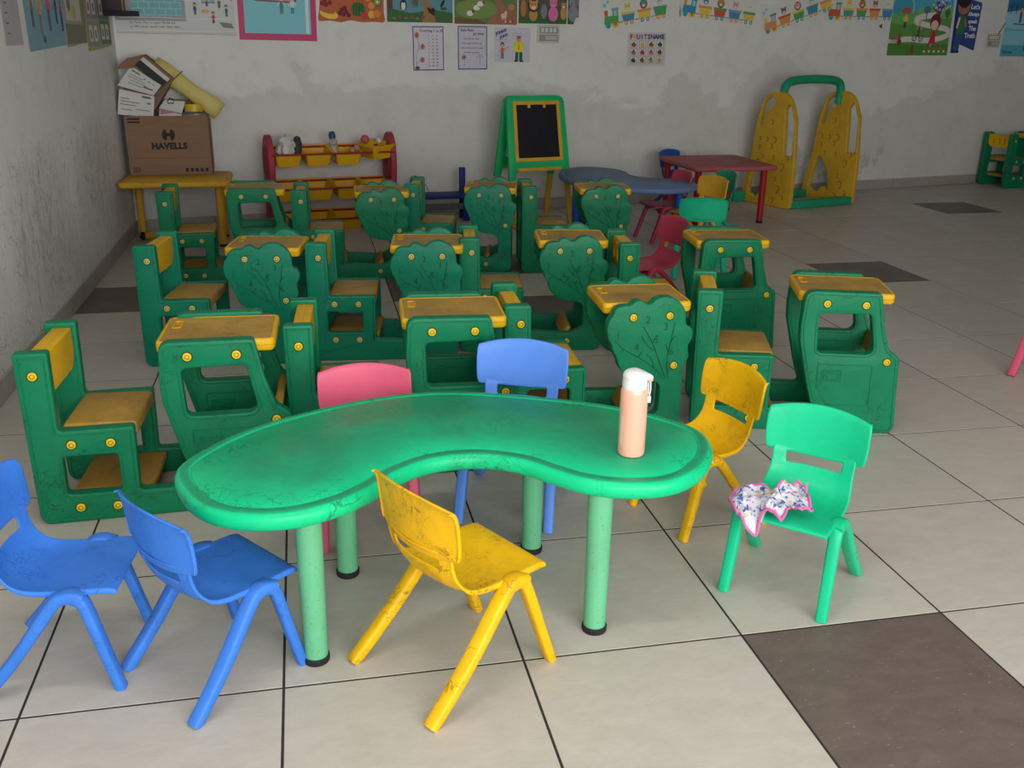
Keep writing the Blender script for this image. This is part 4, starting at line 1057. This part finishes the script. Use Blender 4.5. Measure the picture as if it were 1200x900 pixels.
def rc(w, h, r=.0): return rounded([(0, 0, r), (w, 0, r), (w, h, r), (0, h, r)]) if r else [(0, 0), (w, 0), (w, h), (0, h)]
def scal(w, h, r=.02, step=.08, seed=1):
    rnd = random.Random(seed); pts = []
    def edge(x0, y0, x1, y1, k):
        for i in range(k):
            t = i/k; pts.append((x0+(x1-x0)*t+rnd.uniform(-r, r)*.5, y0+(y1-y0)*t+rnd.uniform(-r, r)*.5))
    edge(0, 0, w, 0, max(2, int(w/step))); edge(w, 0, w, h, max(2, int(h/step))); edge(w, h, 0, h, max(2, int(w/step))); edge(0, h, 0, 0, max(2, int(h/step)))
    return catmull(pts, 3)
WH = (225, 225, 222); BK = (30, 28, 30)
# 1 film covered picture poster
W_, H_ = .86, .50
o = sheet('poster', 'wrinkled film covered poster with teal bricks and small running children', 'poster', .02, 1.485, rc(W_, H_), (205, 208, 205))
p = Paint(); p.rect(.0, .09, .50, .5, (150, 160, 162)); p.rect(.12, .13, .47, .5, (110, 175, 180))
for j in range(9):
    p.rect(.12, .13+j*.045, .47, .133+j*.045, (190, 215, 215))
    for i in range(5): p.rect(.13+i*.075+(j % 2)*.035, .13+j*.045, .133+i*.075+(j % 2)*.035, .175+j*.045, (190, 215, 215))
p.ell(.33, .36, .04, .03, (190, 90, 70)); p.rect(.62, .22, .72, .42, (105, 165, 170))
for i, (x, y, c) in enumerate([(.60, .25, (60, 90, 60)), (.66, .20, (170, 60, 60)), (.70, .24, (60, 60, 90)), (.75, .19, (50, 110, 80)), (.80, .13, (60, 90, 130)), (.70, .08, (170, 60, 70)), (.57, .14, (40, 60, 110)), (.62, .31, (90, 90, 90)), (.68, .33, (180, 90, 50))]): p.person(x, y, .085, c, (60, 50, 50), BK)
p.ell(.80, .32, .055, .035, (185, 75, 40)); p.line([(.76, .31), (.75, .24)], .012, (185, 75, 40)); p.line([(.83, .31), (.84, .24)], .012, (185, 75, 40)); p.ell(.745, .37, .022, .03, (185, 75, 40))
p.ell(.645, .165, .03, .014, (215, 170, 90)); p.poly([(.74, .09), (.83, .08), (.85, .045), (.77, .05)], (120, 130, 120))
p.strokes(.10, .070, .30, .018, (140, 70, 50), 1); p.strokes(.10, .042, .34, .018, (140, 70, 50), 2)
for j, y in enumerate((.02, .11, .24)): p.line([(.02, y), (.3, y+.006), (.55, y-.004), (.84, y+.004)], .003, (235, 238, 238))
p.build(o, (0, 0), (W_, H_)); link('rolled_edge', tube([(0, .006, .006), (.3, .002, .008), (.6, .006, .006), (W_, 0, .007)], .006, 8), M['paper'], o)
# 2 pink bordered
W_, H_ = .605, .50
o = sheet('poster', 'glossy pale blue poster with a wide magenta border and two small children', 'poster', .905, 1.45, rc(W_, H_), (205, 60, 115), -.5)
p = Paint(); p.rect(.045, .05, W_-.045, H_, (130, 205, 215)); p.poly(rounded([(.11, .285, .03), (.455, .275, .03), (.455, .6, .03), (.11, .6, .03)]), (120, 90, 100)); p.poly(rounded([(.12, .297, .03), (.445, .287, .03), (.445, .6, .03), (.12, .6, .03)]), (195, 150, 165))
p.person(.335, .195, .135, (90, 130, 150), (60, 130, 80), (205, 110, 60), (245, 205, 180)); p.person(.42, .20, .135, (210, 220, 225), (70, 120, 170), (235, 200, 80), (245, 205, 180))
p.rect(W_-.085, .055, W_-.06, H_, (215, 235, 235)); p.build(o, (0, 0), (W_, H_))
# 3 die-cut fruits
W_, H_ = .53, .40
o = sheet('fruit_chart', 'die cut orange fruit chart with bananas, cherries and watermelon along its edge', 'poster', 1.535, 1.600, scal(W_, H_, .02, .08, 3), (190, 95, 50))
p = Paint(); p.ell(.08, .05, .075, .035, (240, 205, 60), a=-12); p.ell(.07, .075, .06, .02, (190, 95, 50), a=-12); 
for x, y in [(.03, .13), (.06, .12), (.09, .135), (.05, .15)]: p.ell(x, y, .018, .018, (130, 20, 25))
for x, y in [(.17, .06), (.20, .05), (.185, .085), (.22, .07), (.21, .10), (.24, .045)]: p.ell(x, y, .018, .018, (110, 20, 35))
p.ell(.32, .09, .06, .055, (50, 110, 50)); 
for k in range(4): p.line([(.28+k*.022, .045), (.285+k*.024, .14)], .006, (25, 70, 30))
p.poly([(.33, .07), (.42, .06), (.40, .02), (.36, .01)], (60, 130, 60)); p.poly([(.335, .07), (.412, .062), (.395, .027), (.36, .018)], (205, 50, 60))
p.ell(.43, .055, .03, .03, (235, 180, 60)); p.ell(.475, .06, .032, .028, (225, 130, 50)); p.ell(.48, .15, .038, .034, (110, 90, 50)); p.ell(.48, .15, .028, .025, (130, 175, 70)); p.ell(.48, .15, .01, .01, (235, 235, 200))
p.ell(.40, .18, .022, .03, (220, 165, 50)); p.poly([(.385, .2), (.415, .2), (.40, .245)], (60, 130, 60)); p.ell(.43, .12, .028, .026, (230, 150, 60)); p.ell(.46, .25, .04, .03, (200, 60, 50)); p.ell(.06, .24, .03, .05, (170, 60, 50))
p.text('Fruits', .25, .235, .085, (60, 90, 190), .005); p.strokes(.19, .160, .14, .030, (190, 205, 90), 4)
p.build(o)
def critter(p, x, y, s, c, c2=None, ears=True):
    p.ell(x, y, s, s*.75, c); p.ell(x+s*.7, y+s*.8, s*.5, s*.5, c)
    for k in (-.6, -.2, .3, .7): p.line([(x+k*s, y-s*.4), (x+k*s, y-s*1.2)], s*.18, c)
    if ears: p.ell(x+s*.45, y+s*1.25, s*.16, s*.2, c); p.ell(x+s*.95, y+s*1.25, s*.16, s*.2, c)
    p.ell(x+s*.85, y+s*.85, s*.08, s*.08, c2 or BK)
def face(p, x, y, s, c, mane=None, sn=None):
    if mane: p.ell(x, y, s*1.35, s*1.35, mane)
    p.ell(x-s*.75, y+s*.8, s*.35, s*.35, c); p.ell(x+s*.75, y+s*.8, s*.35, s*.35, c); p.ell(x, y, s, s*.95, c); p.ell(x, y-s*.35, s*.5, s*.38, sn or (240, 225, 200))
    p.ell(x-s*.35, y+s*.2, s*.13, s*.15, BK); p.ell(x+s*.35, y+s*.2, s*.13, s*.15, BK); p.ell(x, y-s*.2, s*.14, s*.1, BK)
G1, G2, G3 = (60, 105, 60), (95, 140, 75), (40, 75, 50)
o = sheet('bird_poster', 'green poster of birds by a stream, left of the meadow poster', 'poster', 2.095, 1.602, rc(.57, .38, .015), G1)
p = Paint(); p.rect(.0, .06, .57, .4, (95, 150, 160)); p.poly([(0, 0), (.57, 0), (.57, .08), (.40, .10), (.2, .07), (0, .11)], G1); p.poly([(.30, 0), (.42, 0), (.40, .10), (.33, .20), (.25, .32), (.22, .30), (.30, .18), (.32, .1)], (165, 120, 70)); p.poly([(.0, .1), (.05, .1), (.04, .4), (0, .4)], (110, 60, 45))
p.ell(.14, .13, .03, .045, (35, 40, 50)); p.ell(.14, .125, .019, .035, WH); p.ell(.14, .165, .017, .017, (35, 40, 50)); critter(p, .24, .15, .03, (110, 90, 70)); p.poly([(.36, .08), (.41, .05), (.40, .10), (.34, .12)], BK); p.ell(.40, .10, .02, .012, BK, a=-40)
p.ell(.48, .15, .035, .012, BK, a=60); p.ell(.49, .11, .03, .012, (60, 90, 60)); p.ell(.44, .22, .035, .018, WH); p.ell(.50, .26, .03, .016, WH); p.ell(.20, .25, .1, .03, (70, 120, 70)); p.ell(.35, .30, .12, .03, (60, 110, 65))
for k in range(7): p.ell(.06+k*.05, .03+.01*(k % 2), .016, .01, (170, 60, 60) if k % 2 else G2)
p.build(o, (0, 0), (.57, .38))
o = sheet('farm_poster', 'green meadow poster with white sheep and a brown path', 'poster', 2.68, 1.598, rc(.575, .38, .015), (100, 130, 75))
p = Paint(); p.poly([(.28, 0), (.57, 0), (.57, .09), (.47, .13), (.40, .22), (.36, .4), (.30, .4), (.36, .2), (.40, .12)], (165, 110, 85)); p.ell(.2, .12, .19, .08, (125, 150, 80)); p.poly([(0, 0), (.3, 0), (.2, .04), (0, .05)], (120, 90, 60))
for x, y in [(.20, .13), (.14, .085), (.235, .16)]: p.ell(x, y, .03, .022, (235, 232, 225)); p.ell(x+.028, y+.014, .012, .012, (90, 80, 75))
critter(p, .07, .21, .028, (60, 55, 55)); critter(p, .45, .07, .028, (225, 200, 180), (120, 60, 40)); p.ell(.52, .14, .032, .026, (215, 120, 110)); critter(p, .33, .24, .03, (190, 185, 175)); p.ell(.52, .28, .04, .05, (60, 100, 60)); p.ell(.45, .32, .05, .03, (200, 210, 200))
for k in range(4): p.rect(.46+k*.022, .015, .475+k*.022, .035, (190, 60, 60) if k % 2 else (220, 200, 120))
p.build(o, (0, 0), (.575, .38))
o = sheet('wild_animal_poster', 'dark poster with a lion, a pink hippo and an elephant', 'poster', 3.27, 1.612, rc(.58, .38, .015), (70, 95, 60))
p = Paint(); p.rect(0, .12, .58, .4, (85, 90, 75)); p.poly([(0, .0), (.58, 0), (.58, .035), (0, .03)], (50, 110, 50))
p.ell(.045, .12, .028, .07, (190, 120, 70)); p.ell(.14, .07, .04, .05, (200, 140, 80)); face(p, .14, .145, .04, (205, 150, 90), (60, 40, 35))
p.ell(.24, .10, .03, .06, (130, 135, 140)); p.ell(.33, .08, .048, .06, (225, 115, 165)); face(p, .33, .165, .036, (225, 115, 165), None, (235, 150, 185)); p.ell(.43, .09, .03, .055, (190, 150, 100)); face(p, .43, .15, .024, (190, 150, 100)); p.ell(.525, .09, .05, .07, (140, 145, 150)); p.ell(.52, .18, .04, .04, (140, 145, 150)); p.ell(.56, .19, .025, .04, (120, 125, 130)); p.poly([(.50, .18), (.515, .18), (.50, .09), (.488, .09)], (120, 125, 130))
for k in range(3): face(p, .10+k*.14, .26, .03, [(150, 110, 80), (190, 190, 190), (170, 130, 70)][k])
p.rect(.46, 0, .47, .38, (225, 215, 200)); p.poly([(.53, 0), (.58, 0), (.58, .06), (.55, .05)], (225, 215, 200))
p.build(o, (0, 0), (.58, .38))
# hand drawn sheets
PB = (75, 70, 130)
o = sheet('counting_sheet', 'hand drawn counting sheet with a red rose vine and purple border', 'drawing', 2.312, 1.222, rc(.272, .35), PB, .5)
p = Paint(); p.rect(.008, .009, .264, .342, (215, 212, 222)); p.text('Counting 1 to 30', .165, .315, .030, (60, 30, 50), .0005)
for c in range(3):
    for r_ in range(10): p.text(str(c*10+r_+1), .14+c*.036, .275-r_*.0265, .020, (60, 60, 70), .0003)
p.line([(.03, .03), (.028, .12), (.055, .2), (.035, .27)], .003, (60, 90, 60)); p.line([(.035, .05), (.07, .10)], .003, (60, 90, 60)); p.line([(.04, .16), (.08, .19)], .003, (60, 90, 60))
for x, y in [(.035, .28), (.085, .19), (.08, .085)]: p.ell(x, y, .020, .024, (205, 120, 125)); p.ell(x, y, .01, .012, (180, 80, 90))
p.ell(.035, .022, .02, .013, (110, 60, 50)); p.build(o)
o = sheet('rhyme_sheet', 'handwritten rhyme sheet headed Rain Rain go away with a drawn flower', 'drawing', 2.712, 1.230, rc(.268, .35), PB, .5)
p = Paint(); p.rect(.008, .009, .260, .342, (205, 202, 215)); p.text('Rain Rain', .085, .318, .032, (60, 30, 60), .0006); p.text('go away', .19, .290, .030, (60, 30, 60), .0006)
for k, t in enumerate(['Rain Rain go away', 'Come again another day', 'Little children want to play', 'Rain Rain go away']): p.text(t, .125, .25-k*.037, .019, (70, 60, 80), .0002)
for k in range(6): p.ell(.055+.016*math.cos(k), .10+.016*math.sin(k), .009, .009, (200, 140, 160))
p.ell(.055, .10, .009, .009, (120, 30, 50)); p.line([(.055, .085), (.06, .03)], .002, BK); p.line([(.17, .1), (.20, .13), (.23, .1), (.17, .1)], .002, BK); p.line([(.20, .12), (.20, .04)], .002, BK); p.line([(.07, .06), (.09, .055)], .002, BK); p.build(o)
o = sheet('boy_and_man_drawing', 'pencil drawing of a boy and a man in a yellow shirt', 'drawing', 3.045, 1.290, rc(.34, .285), (205, 204, 214), .3)
p = Paint(); p.text('JOHNY', .065, .248, .034, (50, 40, 120), .002, 18); p.text('JONY', .09, .215, .032, (50, 40, 120), .002, 18)
for x, y in [(.17, .235), (.175, .215), (.025, .185), (.03, .168)]: p.line([(x, y), (x+.03, y+.006), (x+.06, y), (x+.09, y+.004)], .002, (60, 60, 70))
p.person(.075, .03, .135, (215, 110, 90), (110, 80, 90), (70, 40, 30)); p.line([(.08, .10), (.14, .135)], .004, (120, 50, 40)); p.rect(.033, .05, .045, .065, (150, 190, 220))
p.poly([(.195, .01), (.225, .01), (.228, .09), (.20, .09)], (35, 105, 60)); p.poly([(.235, .01), (.268, .01), (.265, .09), (.235, .09)], (35, 105, 60)); p.poly([(.19, .085), (.275, .085), (.282, .165), (.18, .165)], (230, 215, 60)); p.poly([(.226, .11), (.236, .11), (.231, .16)], (180, 40, 40)); p.ell(.23, .19, .022, .026, (220, 150, 110)); p.ell(.23, .205, .021, .012, (190, 80, 50)); p.line([(.185, .155), (.178, .125)], .014, (230, 215, 60)); p.rect(.19, .004, .222, .014, BK); p.rect(.24, .004, .275, .014, BK); p.build(o)
# switch plates
def switch(w, z, W2, H2, lb, n):
    o = sheet('switchboard', lb, 'switchboard', w, z, rc(W2, H2, .006), (200, 200, 192)); o.data.transform(Matrix.Scale(4, 4, (0, 0, 1)))
    link('inner_frame', join_meshes([(box(.02*W2/.2, W2*.93, H2*.54, H2*.88, .005, .012, .002, 1), None, 0), (box(.02*W2/.2, W2*.93, H2*.12, H2*.46, .005, .012, .002, 1), None, 0)]), pcol((150, 150, 142)), o)
    for k in range(n): link('switch', box(W2*(.14+.74*k/n), W2*(.14+.74*(k+.72)/n), H2*.59, H2*.83, .010, .019, .003, 2), pcol((215, 215, 205)), o)
    link('socket', box(W2*.34, W2*.87, H2*.18, H2*.40, .010, .016, .002, 1), pcol((190, 190, 180)), o)
switch(3.45, 1.452, .215, .152, 'white switchboard with four switches under the animal posters', 4)
switch(8.84, 1.462, .20, .15, 'small white switchboard beside the winter poster at the far right', 4)
# trains
def train(w, z, L, hh, rot, lb, eng, cars, anim, seed):
    o = sheet('train_frieze', lb, 'wall frieze', w, z, scal(L, hh, .012, .10, seed), (222, 222, 214), rot, group='animal train friezes')
    p = Paint(); b = .035
    p.ell(.06, b, .028, .028, (60, 160, 175)); p.ell(.135, b+.004, .036, .036, (230, 195, 60)); p.ell(.135, b+.004, .018, .018, (200, 120, 40))
    p.poly([(.02, b+.01), (.17, b+.01), (.17, b+.12), (.115, b+.12), (.11, b+.075), (.03, b+.075)], eng[0]); p.rect(.125, b+.07, .158, b+.115, (150, 205, 220)); p.rect(.105, b+.118, .18, b+.138, eng[1]); p.poly([(.035, b+.075), (.062, b+.075), (.068, b+.125), (.03, b+.125)], eng[2]); p.ell(.04, b+.17, .02, .016, (130, 200, 205)); p.ell(.075, b+.195, .016, .012, (130, 200, 205))
    x = .205; k = 0
    while x+.13 < L:
        c, c2 = cars[k % len(cars)]
        p.line([(x-.04, b+.01), (x+.01, b+.01)], .006, (70, 70, 80))
        p.poly([(x, b+.075), (x+.135, b+.075), (x+.122, b+.008), (x+.012, b+.008)], c); p.rect(x-.006, b+.066, x+.141, b+.088, c2)
        for q in (.04, .098): p.ell(x+q, b-.004, .019, .019, (70, 150, 165) if k % 2 else (220, 150, 70)); p.ell(x+q, b-.004, .008, .008, (230, 220, 190))
        face(p, x+.066, b+.128, .030, anim[k % len(anim)], (150, 70, 40) if (k % 4) == 1 else None); x += .168; k += 1
    p.build(o, (0.004, .004), (L-.004, hh-.004))
RD, OR, YL, BL, GN, TL = (205, 95, 70), (225, 150, 90), (230, 200, 90), (70, 145, 185), (90, 165, 90), (80, 160, 150)
train(4.10, 1.565, .82, .26, 9.5, 'animal train frieze with green engine, leftmost of the four', (GN, (150, 160, 170), RD), [(BL, YL), (YL, OR), (GN, TL), (BL, BL)], [(225, 200, 90), TL, (190, 195, 205), (120, 120, 125)], 11)
train(4.895, 1.70, .85, .26, -5, 'animal train frieze with blue engine, second from the left', (BL, TL, OR), [(YL, OR), (RD, GN), (BL, (130, 160, 190)), (YL, GN)], [BL, (200, 140, 90), (225, 160, 170), WH], 12)
train(5.87, 1.54, .85, .26, 17, 'animal train frieze sloping steeply up to the right, third from left', (OR, BL, YL), [(OR, RD), (GN, YL), (BL, TL), (YL, OR)], [(120, 110, 110), (225, 160, 165), (190, 190, 190), YL], 13)
train(6.61, 1.695, .845, .26, .5, 'level animal train frieze touching the park poster', (RD, TL, YL), [(TL, YL), (GN, OR), (OR, RD), (BL, (130, 160, 190))], [YL, (200, 130, 70), (150, 110, 70), WH], 14)
# fruits name
o = sheet('fruit_name_sheet', 'small white sheet headed FRUITSNAME with twelve little fruit pictures', 'chart', 4.368, 1.262, rc(.405, .29), (205, 204, 208), .8)
p = Paint(); LC = [(170, 40, 50), (220, 180, 80), (60, 60, 130), (60, 60, 130), (190, 70, 60), (80, 60, 140), (130, 50, 130), (60, 60, 120), (90, 90, 130), (50, 50, 120)]
for k, ch in enumerate('FRUITSNAME'): p.text(ch, .034+k*.0375, .252, .056, LC[k], .0028)
FC = [(160, 60, 50), (215, 190, 70), (190, 50, 45), (60, 90, 50), (190, 90, 80), (190, 50, 60), (200, 120, 60), (130, 50, 60), (60, 50, 60), (130, 80, 60), (160, 160, 80), (190, 170, 90)]
for r_ in range(3):
    for c in range(4):
        x, y = .028+c*.093, .025+(2-r_)*.068; p.rect(x, y, x+.068, y+.058, (120, 115, 110)); p.rect(x+.003, y+.003, x+.065, y+.055, (225, 224, 222)); q = FC[r_*4+c]; p.ell(x+.025, y+.026, .016, .016, q); p.ell(x+.043, y+.022, .015, .015, q); p.ell(x+.035, y+.04, .012, .010, q if c % 2 else (80, 120, 60)); p.rect(x+.015, y+.006, x+.05, y+.009, (150, 60, 60))
p.build(o)
# park poster
o = sheet('park_poster', 'bright park poster with a purple tree, a cyclist and a girl in red', 'poster', 7.455, 1.375, rc(.835, .62), (95, 150, 75), .4)
p = Paint(); p.rect(0, .42, .835, .62, (80, 175, 205)); p.ell(.14, .47, .16, .16, (150, 195, 190)); p.ell(.14, .46, .135, .135, (70, 160, 190)); p.ell(.62, .43, .3, .07, (120, 185, 110)); p.ell(.2, .36, .25, .06, (110, 175, 95))
p.line(catmull([(.0, .13), (.25, .16), (.55, .15), (.8, .2), (.78, .26), (.5, .30), (.34, .33), (.36, .37), (.6, .40)], 5, False), .055, (225, 222, 215)); p.poly([(0, 0), (.835, 0), (.835, .11), (.5, .09), (0, .12)], (80, 140, 55))
p.line([(.62, .33), (.65, .45), (.60, .53)], .045, (115, 60, 125)); p.line([(.65, .45), (.73, .53)], .03, (115, 60, 125)); p.line([(.63, .42), (.55, .47)], .02, (115, 60, 125))
for k in range(16): p.ell(.55+.017*k*.9, .50+.05*math.sin(k*1.9), .012, .012, (215, 210, 235))
p.ell(.47, .45, .05, .035, (60, 130, 160)); p.line([(.47, .36), (.47, .43)], .012, (80, 70, 110)); p.ell(.76, .42, .04, .045, (75, 120, 70)); p.rect(.757, .35, .765, .39, (90, 60, 50))
p.person(.19, .27, .17, (230, 200, 70), (60, 50, 50), (165, 90, 70), (230, 180, 150)); p.ell(.19, .435, .06, .035, (180, 100, 75))
p.ell(.34, .17, .032, .032, BK); p.ell(.34, .17, .024, .024, (190, 200, 190)); p.ell(.43, .165, .032, .032, BK); p.ell(.43, .165, .024, .024, (190, 200, 190)); p.line([(.34, .17), (.38, .20), (.43, .165)], .008, (150, 50, 60)); p.person(.39, .19, .15, (60, 120, 120), (70, 60, 90), (225, 190, 80), (230, 180, 150))
p.ell(.605, .33, .075, .085, (120, 30, 60)); p.ell(.60, .30, .052, .05, (235, 190, 165)); p.poly([(.54, .11), (.64, .11), (.62, .24), (.575, .24)], (195, 45, 60)); p.rect(.57, .09, .58, .12, (235, 190, 165)); p.rect(.60, .09, .61, .12, (235, 190, 165))
for x, y in [(.14, .13), (.33, .04)]: p.ell(x, y, .03, .035, (130, 80, 60)); p.ell(x, y+.045, .018, .02, (130, 80, 60)); p.line([(x-.01, y+.06), (x-.015, y+.095)], .009, (130, 80, 60)); p.line([(x+.01, y+.06), (x+.02, y+.095)], .009, (130, 80, 60))
for k in range(14): p.ell(.50+.023*k, .04+.03*(k % 3), .013, .013, [(235, 230, 220), (200, 90, 60), (120, 70, 45)][k % 3])
for k in range(6): p.line([(.03+k*.022, .1), (.035+k*.022, .16)], .006, (60, 100, 50)); p.ell(.035+k*.022, .165, .01, .014, (190, 70, 70))
p.build(o, (0, 0), (.835, .62))
# truth card
card = [(.10, .09), (.34, .02), (.36, .02), (.375, .47), (.37, .50), (.20, .53), (.18, .62), (.02, .62), (.0, .50), (.04, .40), (.06, .30), (.03, .03), (.02, -.01), (.14, -.01)]
o = sheet('truth_card', "blue die cut card reading Let's Always speak The Truth with a boy", 'poster', 8.315, 1.415, rounded([(p_[0], p_[1], .012) for p_ in card], 3), (40, 75, 140))
p = Paint()
for k, (t, x) in enumerate([("Let's", .285), ('Always', .275), ('speak', .275), ('The', .285), ('Truth', .265)]): p.text(t, x, .455-k*.072, .068 if k not in (1, 2) else .056, (230, 235, 240), .002)
p.poly([(.05, .01), (.13, .01), (.15, .2), (.07, .2)], (45, 85, 150)); p.rect(.035, -.005, .075, .015, BK); p.rect(.10, -.005, .14, .015, BK); p.poly([(.06, .18), (.165, .18), (.17, .36), (.08, .37)], (60, 115, 70)); p.ell(.12, .455, .085, .08, (170, 115, 90)); p.ell(.115, .52, .095, .075, BK); p.line([(.16, .33), (.19, .25)], .025, (170, 115, 90)); p.line([(.08, .35), (.06, .24)], .025, (215, 215, 215)); p.ell(.09, .45, .01, .012, BK); p.ell(.145, .45, .01, .012, BK)
p.build(o)
# winter poster
o = sheet('winter_poster', 'blue winter poster with a skier, cut off by the right edge', 'poster', 9.075, 1.375, rc(.80, .62), (110, 190, 210))
p = Paint(); p.rect(0, .43, .8, .62, (45, 115, 165)); p.ell(.3, .38, .45, .10, (150, 210, 225)); p.ell(.2, .18, .4, .09, (140, 205, 220)); p.rect(0, 0, .8, .12, (85, 175, 195))
for x in (.06, .14, .45): p.line([(x, .44), (x, .56)], .01, (25, 60, 100)); p.line([(x-.04, .54), (x, .49), (x+.04, .55)], .008, (25, 60, 100))
p.person(.22, .35, .17, (165, 60, 75), (40, 60, 100), (70, 50, 60)); p.line([(.12, .34), (.32, .33)], .010, (50, 40, 70)); p.text('Winter', .11, .045, .05, (25, 60, 80), .001); p.person(.36, .06, .2, (190, 70, 60), (60, 60, 110), (90, 60, 50)); p.build(o, (0, 0), (.8, .62))
o = link('stick', tube([tuple(WA+WE*8.99-WN*.01+Vector((0, 0, 1.60))), tuple(WA+WE*9.07-WN*.012+Vector((0, 0, 1.72)))], .005, 6), M['leg_red']); tag(o, 'thin brown stick stuck slanting on the wall by the winter poster', 'stick')
o = link('paper_scrap', None or curve_plate([[(0, 0), (.04, .02), (.045, -.03)]], .003, .0005), pcol((90, 90, 70))); o.matrix_world = Matrix.Translation(WA+WE*7.30-WN*.004+Vector((0, 0, 1.66))) @ BACKM; tag(o, 'tiny torn paper scrap on the wall left of the park poster', 'paper')
# left wall
o = sheet('height_strip', 'narrow white printed strip, leftmost on the left wall', 'chart', 3.68, 1.43, rc(.31, .52), (175, 172, 175), 0, True)
p = Paint()
for k in range(11): p.rect(.05, .05+k*.045, .10, .056+k*.045, (90, 80, 90)); p.text(str(k+1), .2, .053+k*.045, .025, (110, 100, 110))
p.build(o)
o = sheet('family_poster', 'pale blue poster with standing figures on the left wall', 'poster', 4.10, 1.395, [(0, 0), (.86, .025), (.88, .55), (-.02, .55)], (115, 160, 175), 0, True)
p = Paint()
for k, (x, y, h, a_, b_) in enumerate([(.14, .12, .24, (120, 110, 90), (60, 60, 70)), (.30, .08, .3, (190, 170, 90), (120, 130, 120)), (.50, .10, .32, (200, 80, 110), (90, 90, 130)), (.68, .14, .22, (60, 70, 120), (60, 60, 80)), (.80, .10, .24, (70, 90, 150), (50, 60, 90)), (.12, .36, .14, (170, 90, 60), (60, 60, 60)), (.66, .36, .16, (60, 110, 90), (60, 60, 60))]): p.person(x, y, h, a_, b_, BK)
p.rect(.0, .33, .86, .336, (90, 130, 145)); p.ell(.34, .06, .03, .02, (60, 90, 110)); p.build(o)
o = sheet('number_chart', 'olive and cream chart with curled corner on the left wall', 'chart', 4.98, 1.405, [(0, 0), (.58, .025), (.62, .54), (0, .54)], (150, 148, 130), 0, True)
p = Paint(); p.rect(0.01, .02, .58, .13, (105, 110, 70)); p.rect(.05, .15, .5, .54, (190, 188, 175)); p.ell(.28, .2, .06, .04, (190, 170, 60)); p.ell(.28, .31, .05, .045, (170, 165, 80)); p.rect(.48, .12, .60, .54, (120, 125, 70)); p.ell(.15, .25, .05, .05, (150, 80, 60)); p.ell(.15, .38, .05, .05, (80, 110, 130)); p.ell(.35, .42, .05, .05, (160, 90, 60)); p.build(o)
o = sheet('picture_chart', 'chart of framed pictures in green and yellow bands nearest the corner', 'chart', 5.58, 1.372, [(0, 0), (.46, .012), (.87, .03), (.88, .56), (-.02, .56)], (165, 155, 90), 0, True)
p = Paint()
for k, (x, y, c) in enumerate([(.04, .03, (130, 140, 130)), (.46, .04, (70, 110, 85)), (.04, .20, (130, 125, 150)), (.46, .20, (75, 120, 100)), (.04, .38, (120, 120, 145)), (.46, .38, (70, 120, 120))]): p.rect(x, y, x+.38, y+.155, c); p.rect(x+.05, y+.03, x+.16, y+.13, (215, 205, 185)); p.rect(x+.21, y+.03, x+.32, y+.13, (215, 205, 185)); p.rect(x+.08, y+.05, x+.13, y+.10, (120, 80, 60)); p.rect(x+.24, y+.05, x+.29, y+.10, (60, 110, 120))
p.build(o)
br_ = empty('wall_bracket', (-1.2, 6.38, 1.60)); tag(br_, 'black bracket shelf with a small box in the wall corner', 'bracket')
link('shelf', box(.0, .22, -.14, .02, .0, .035, .003), M['rubber'], br_); link('box', box(.0, .13, -.13, .02, .035, .24, .004), flat('dark_plum_box', (.035, .018, .03), .6), br_); link('yellow_strip', box(.131, .140, -.135, -.10, .035, .20, .001), flat('bracket_yellow', (.3, .2, .03), .6), br_)
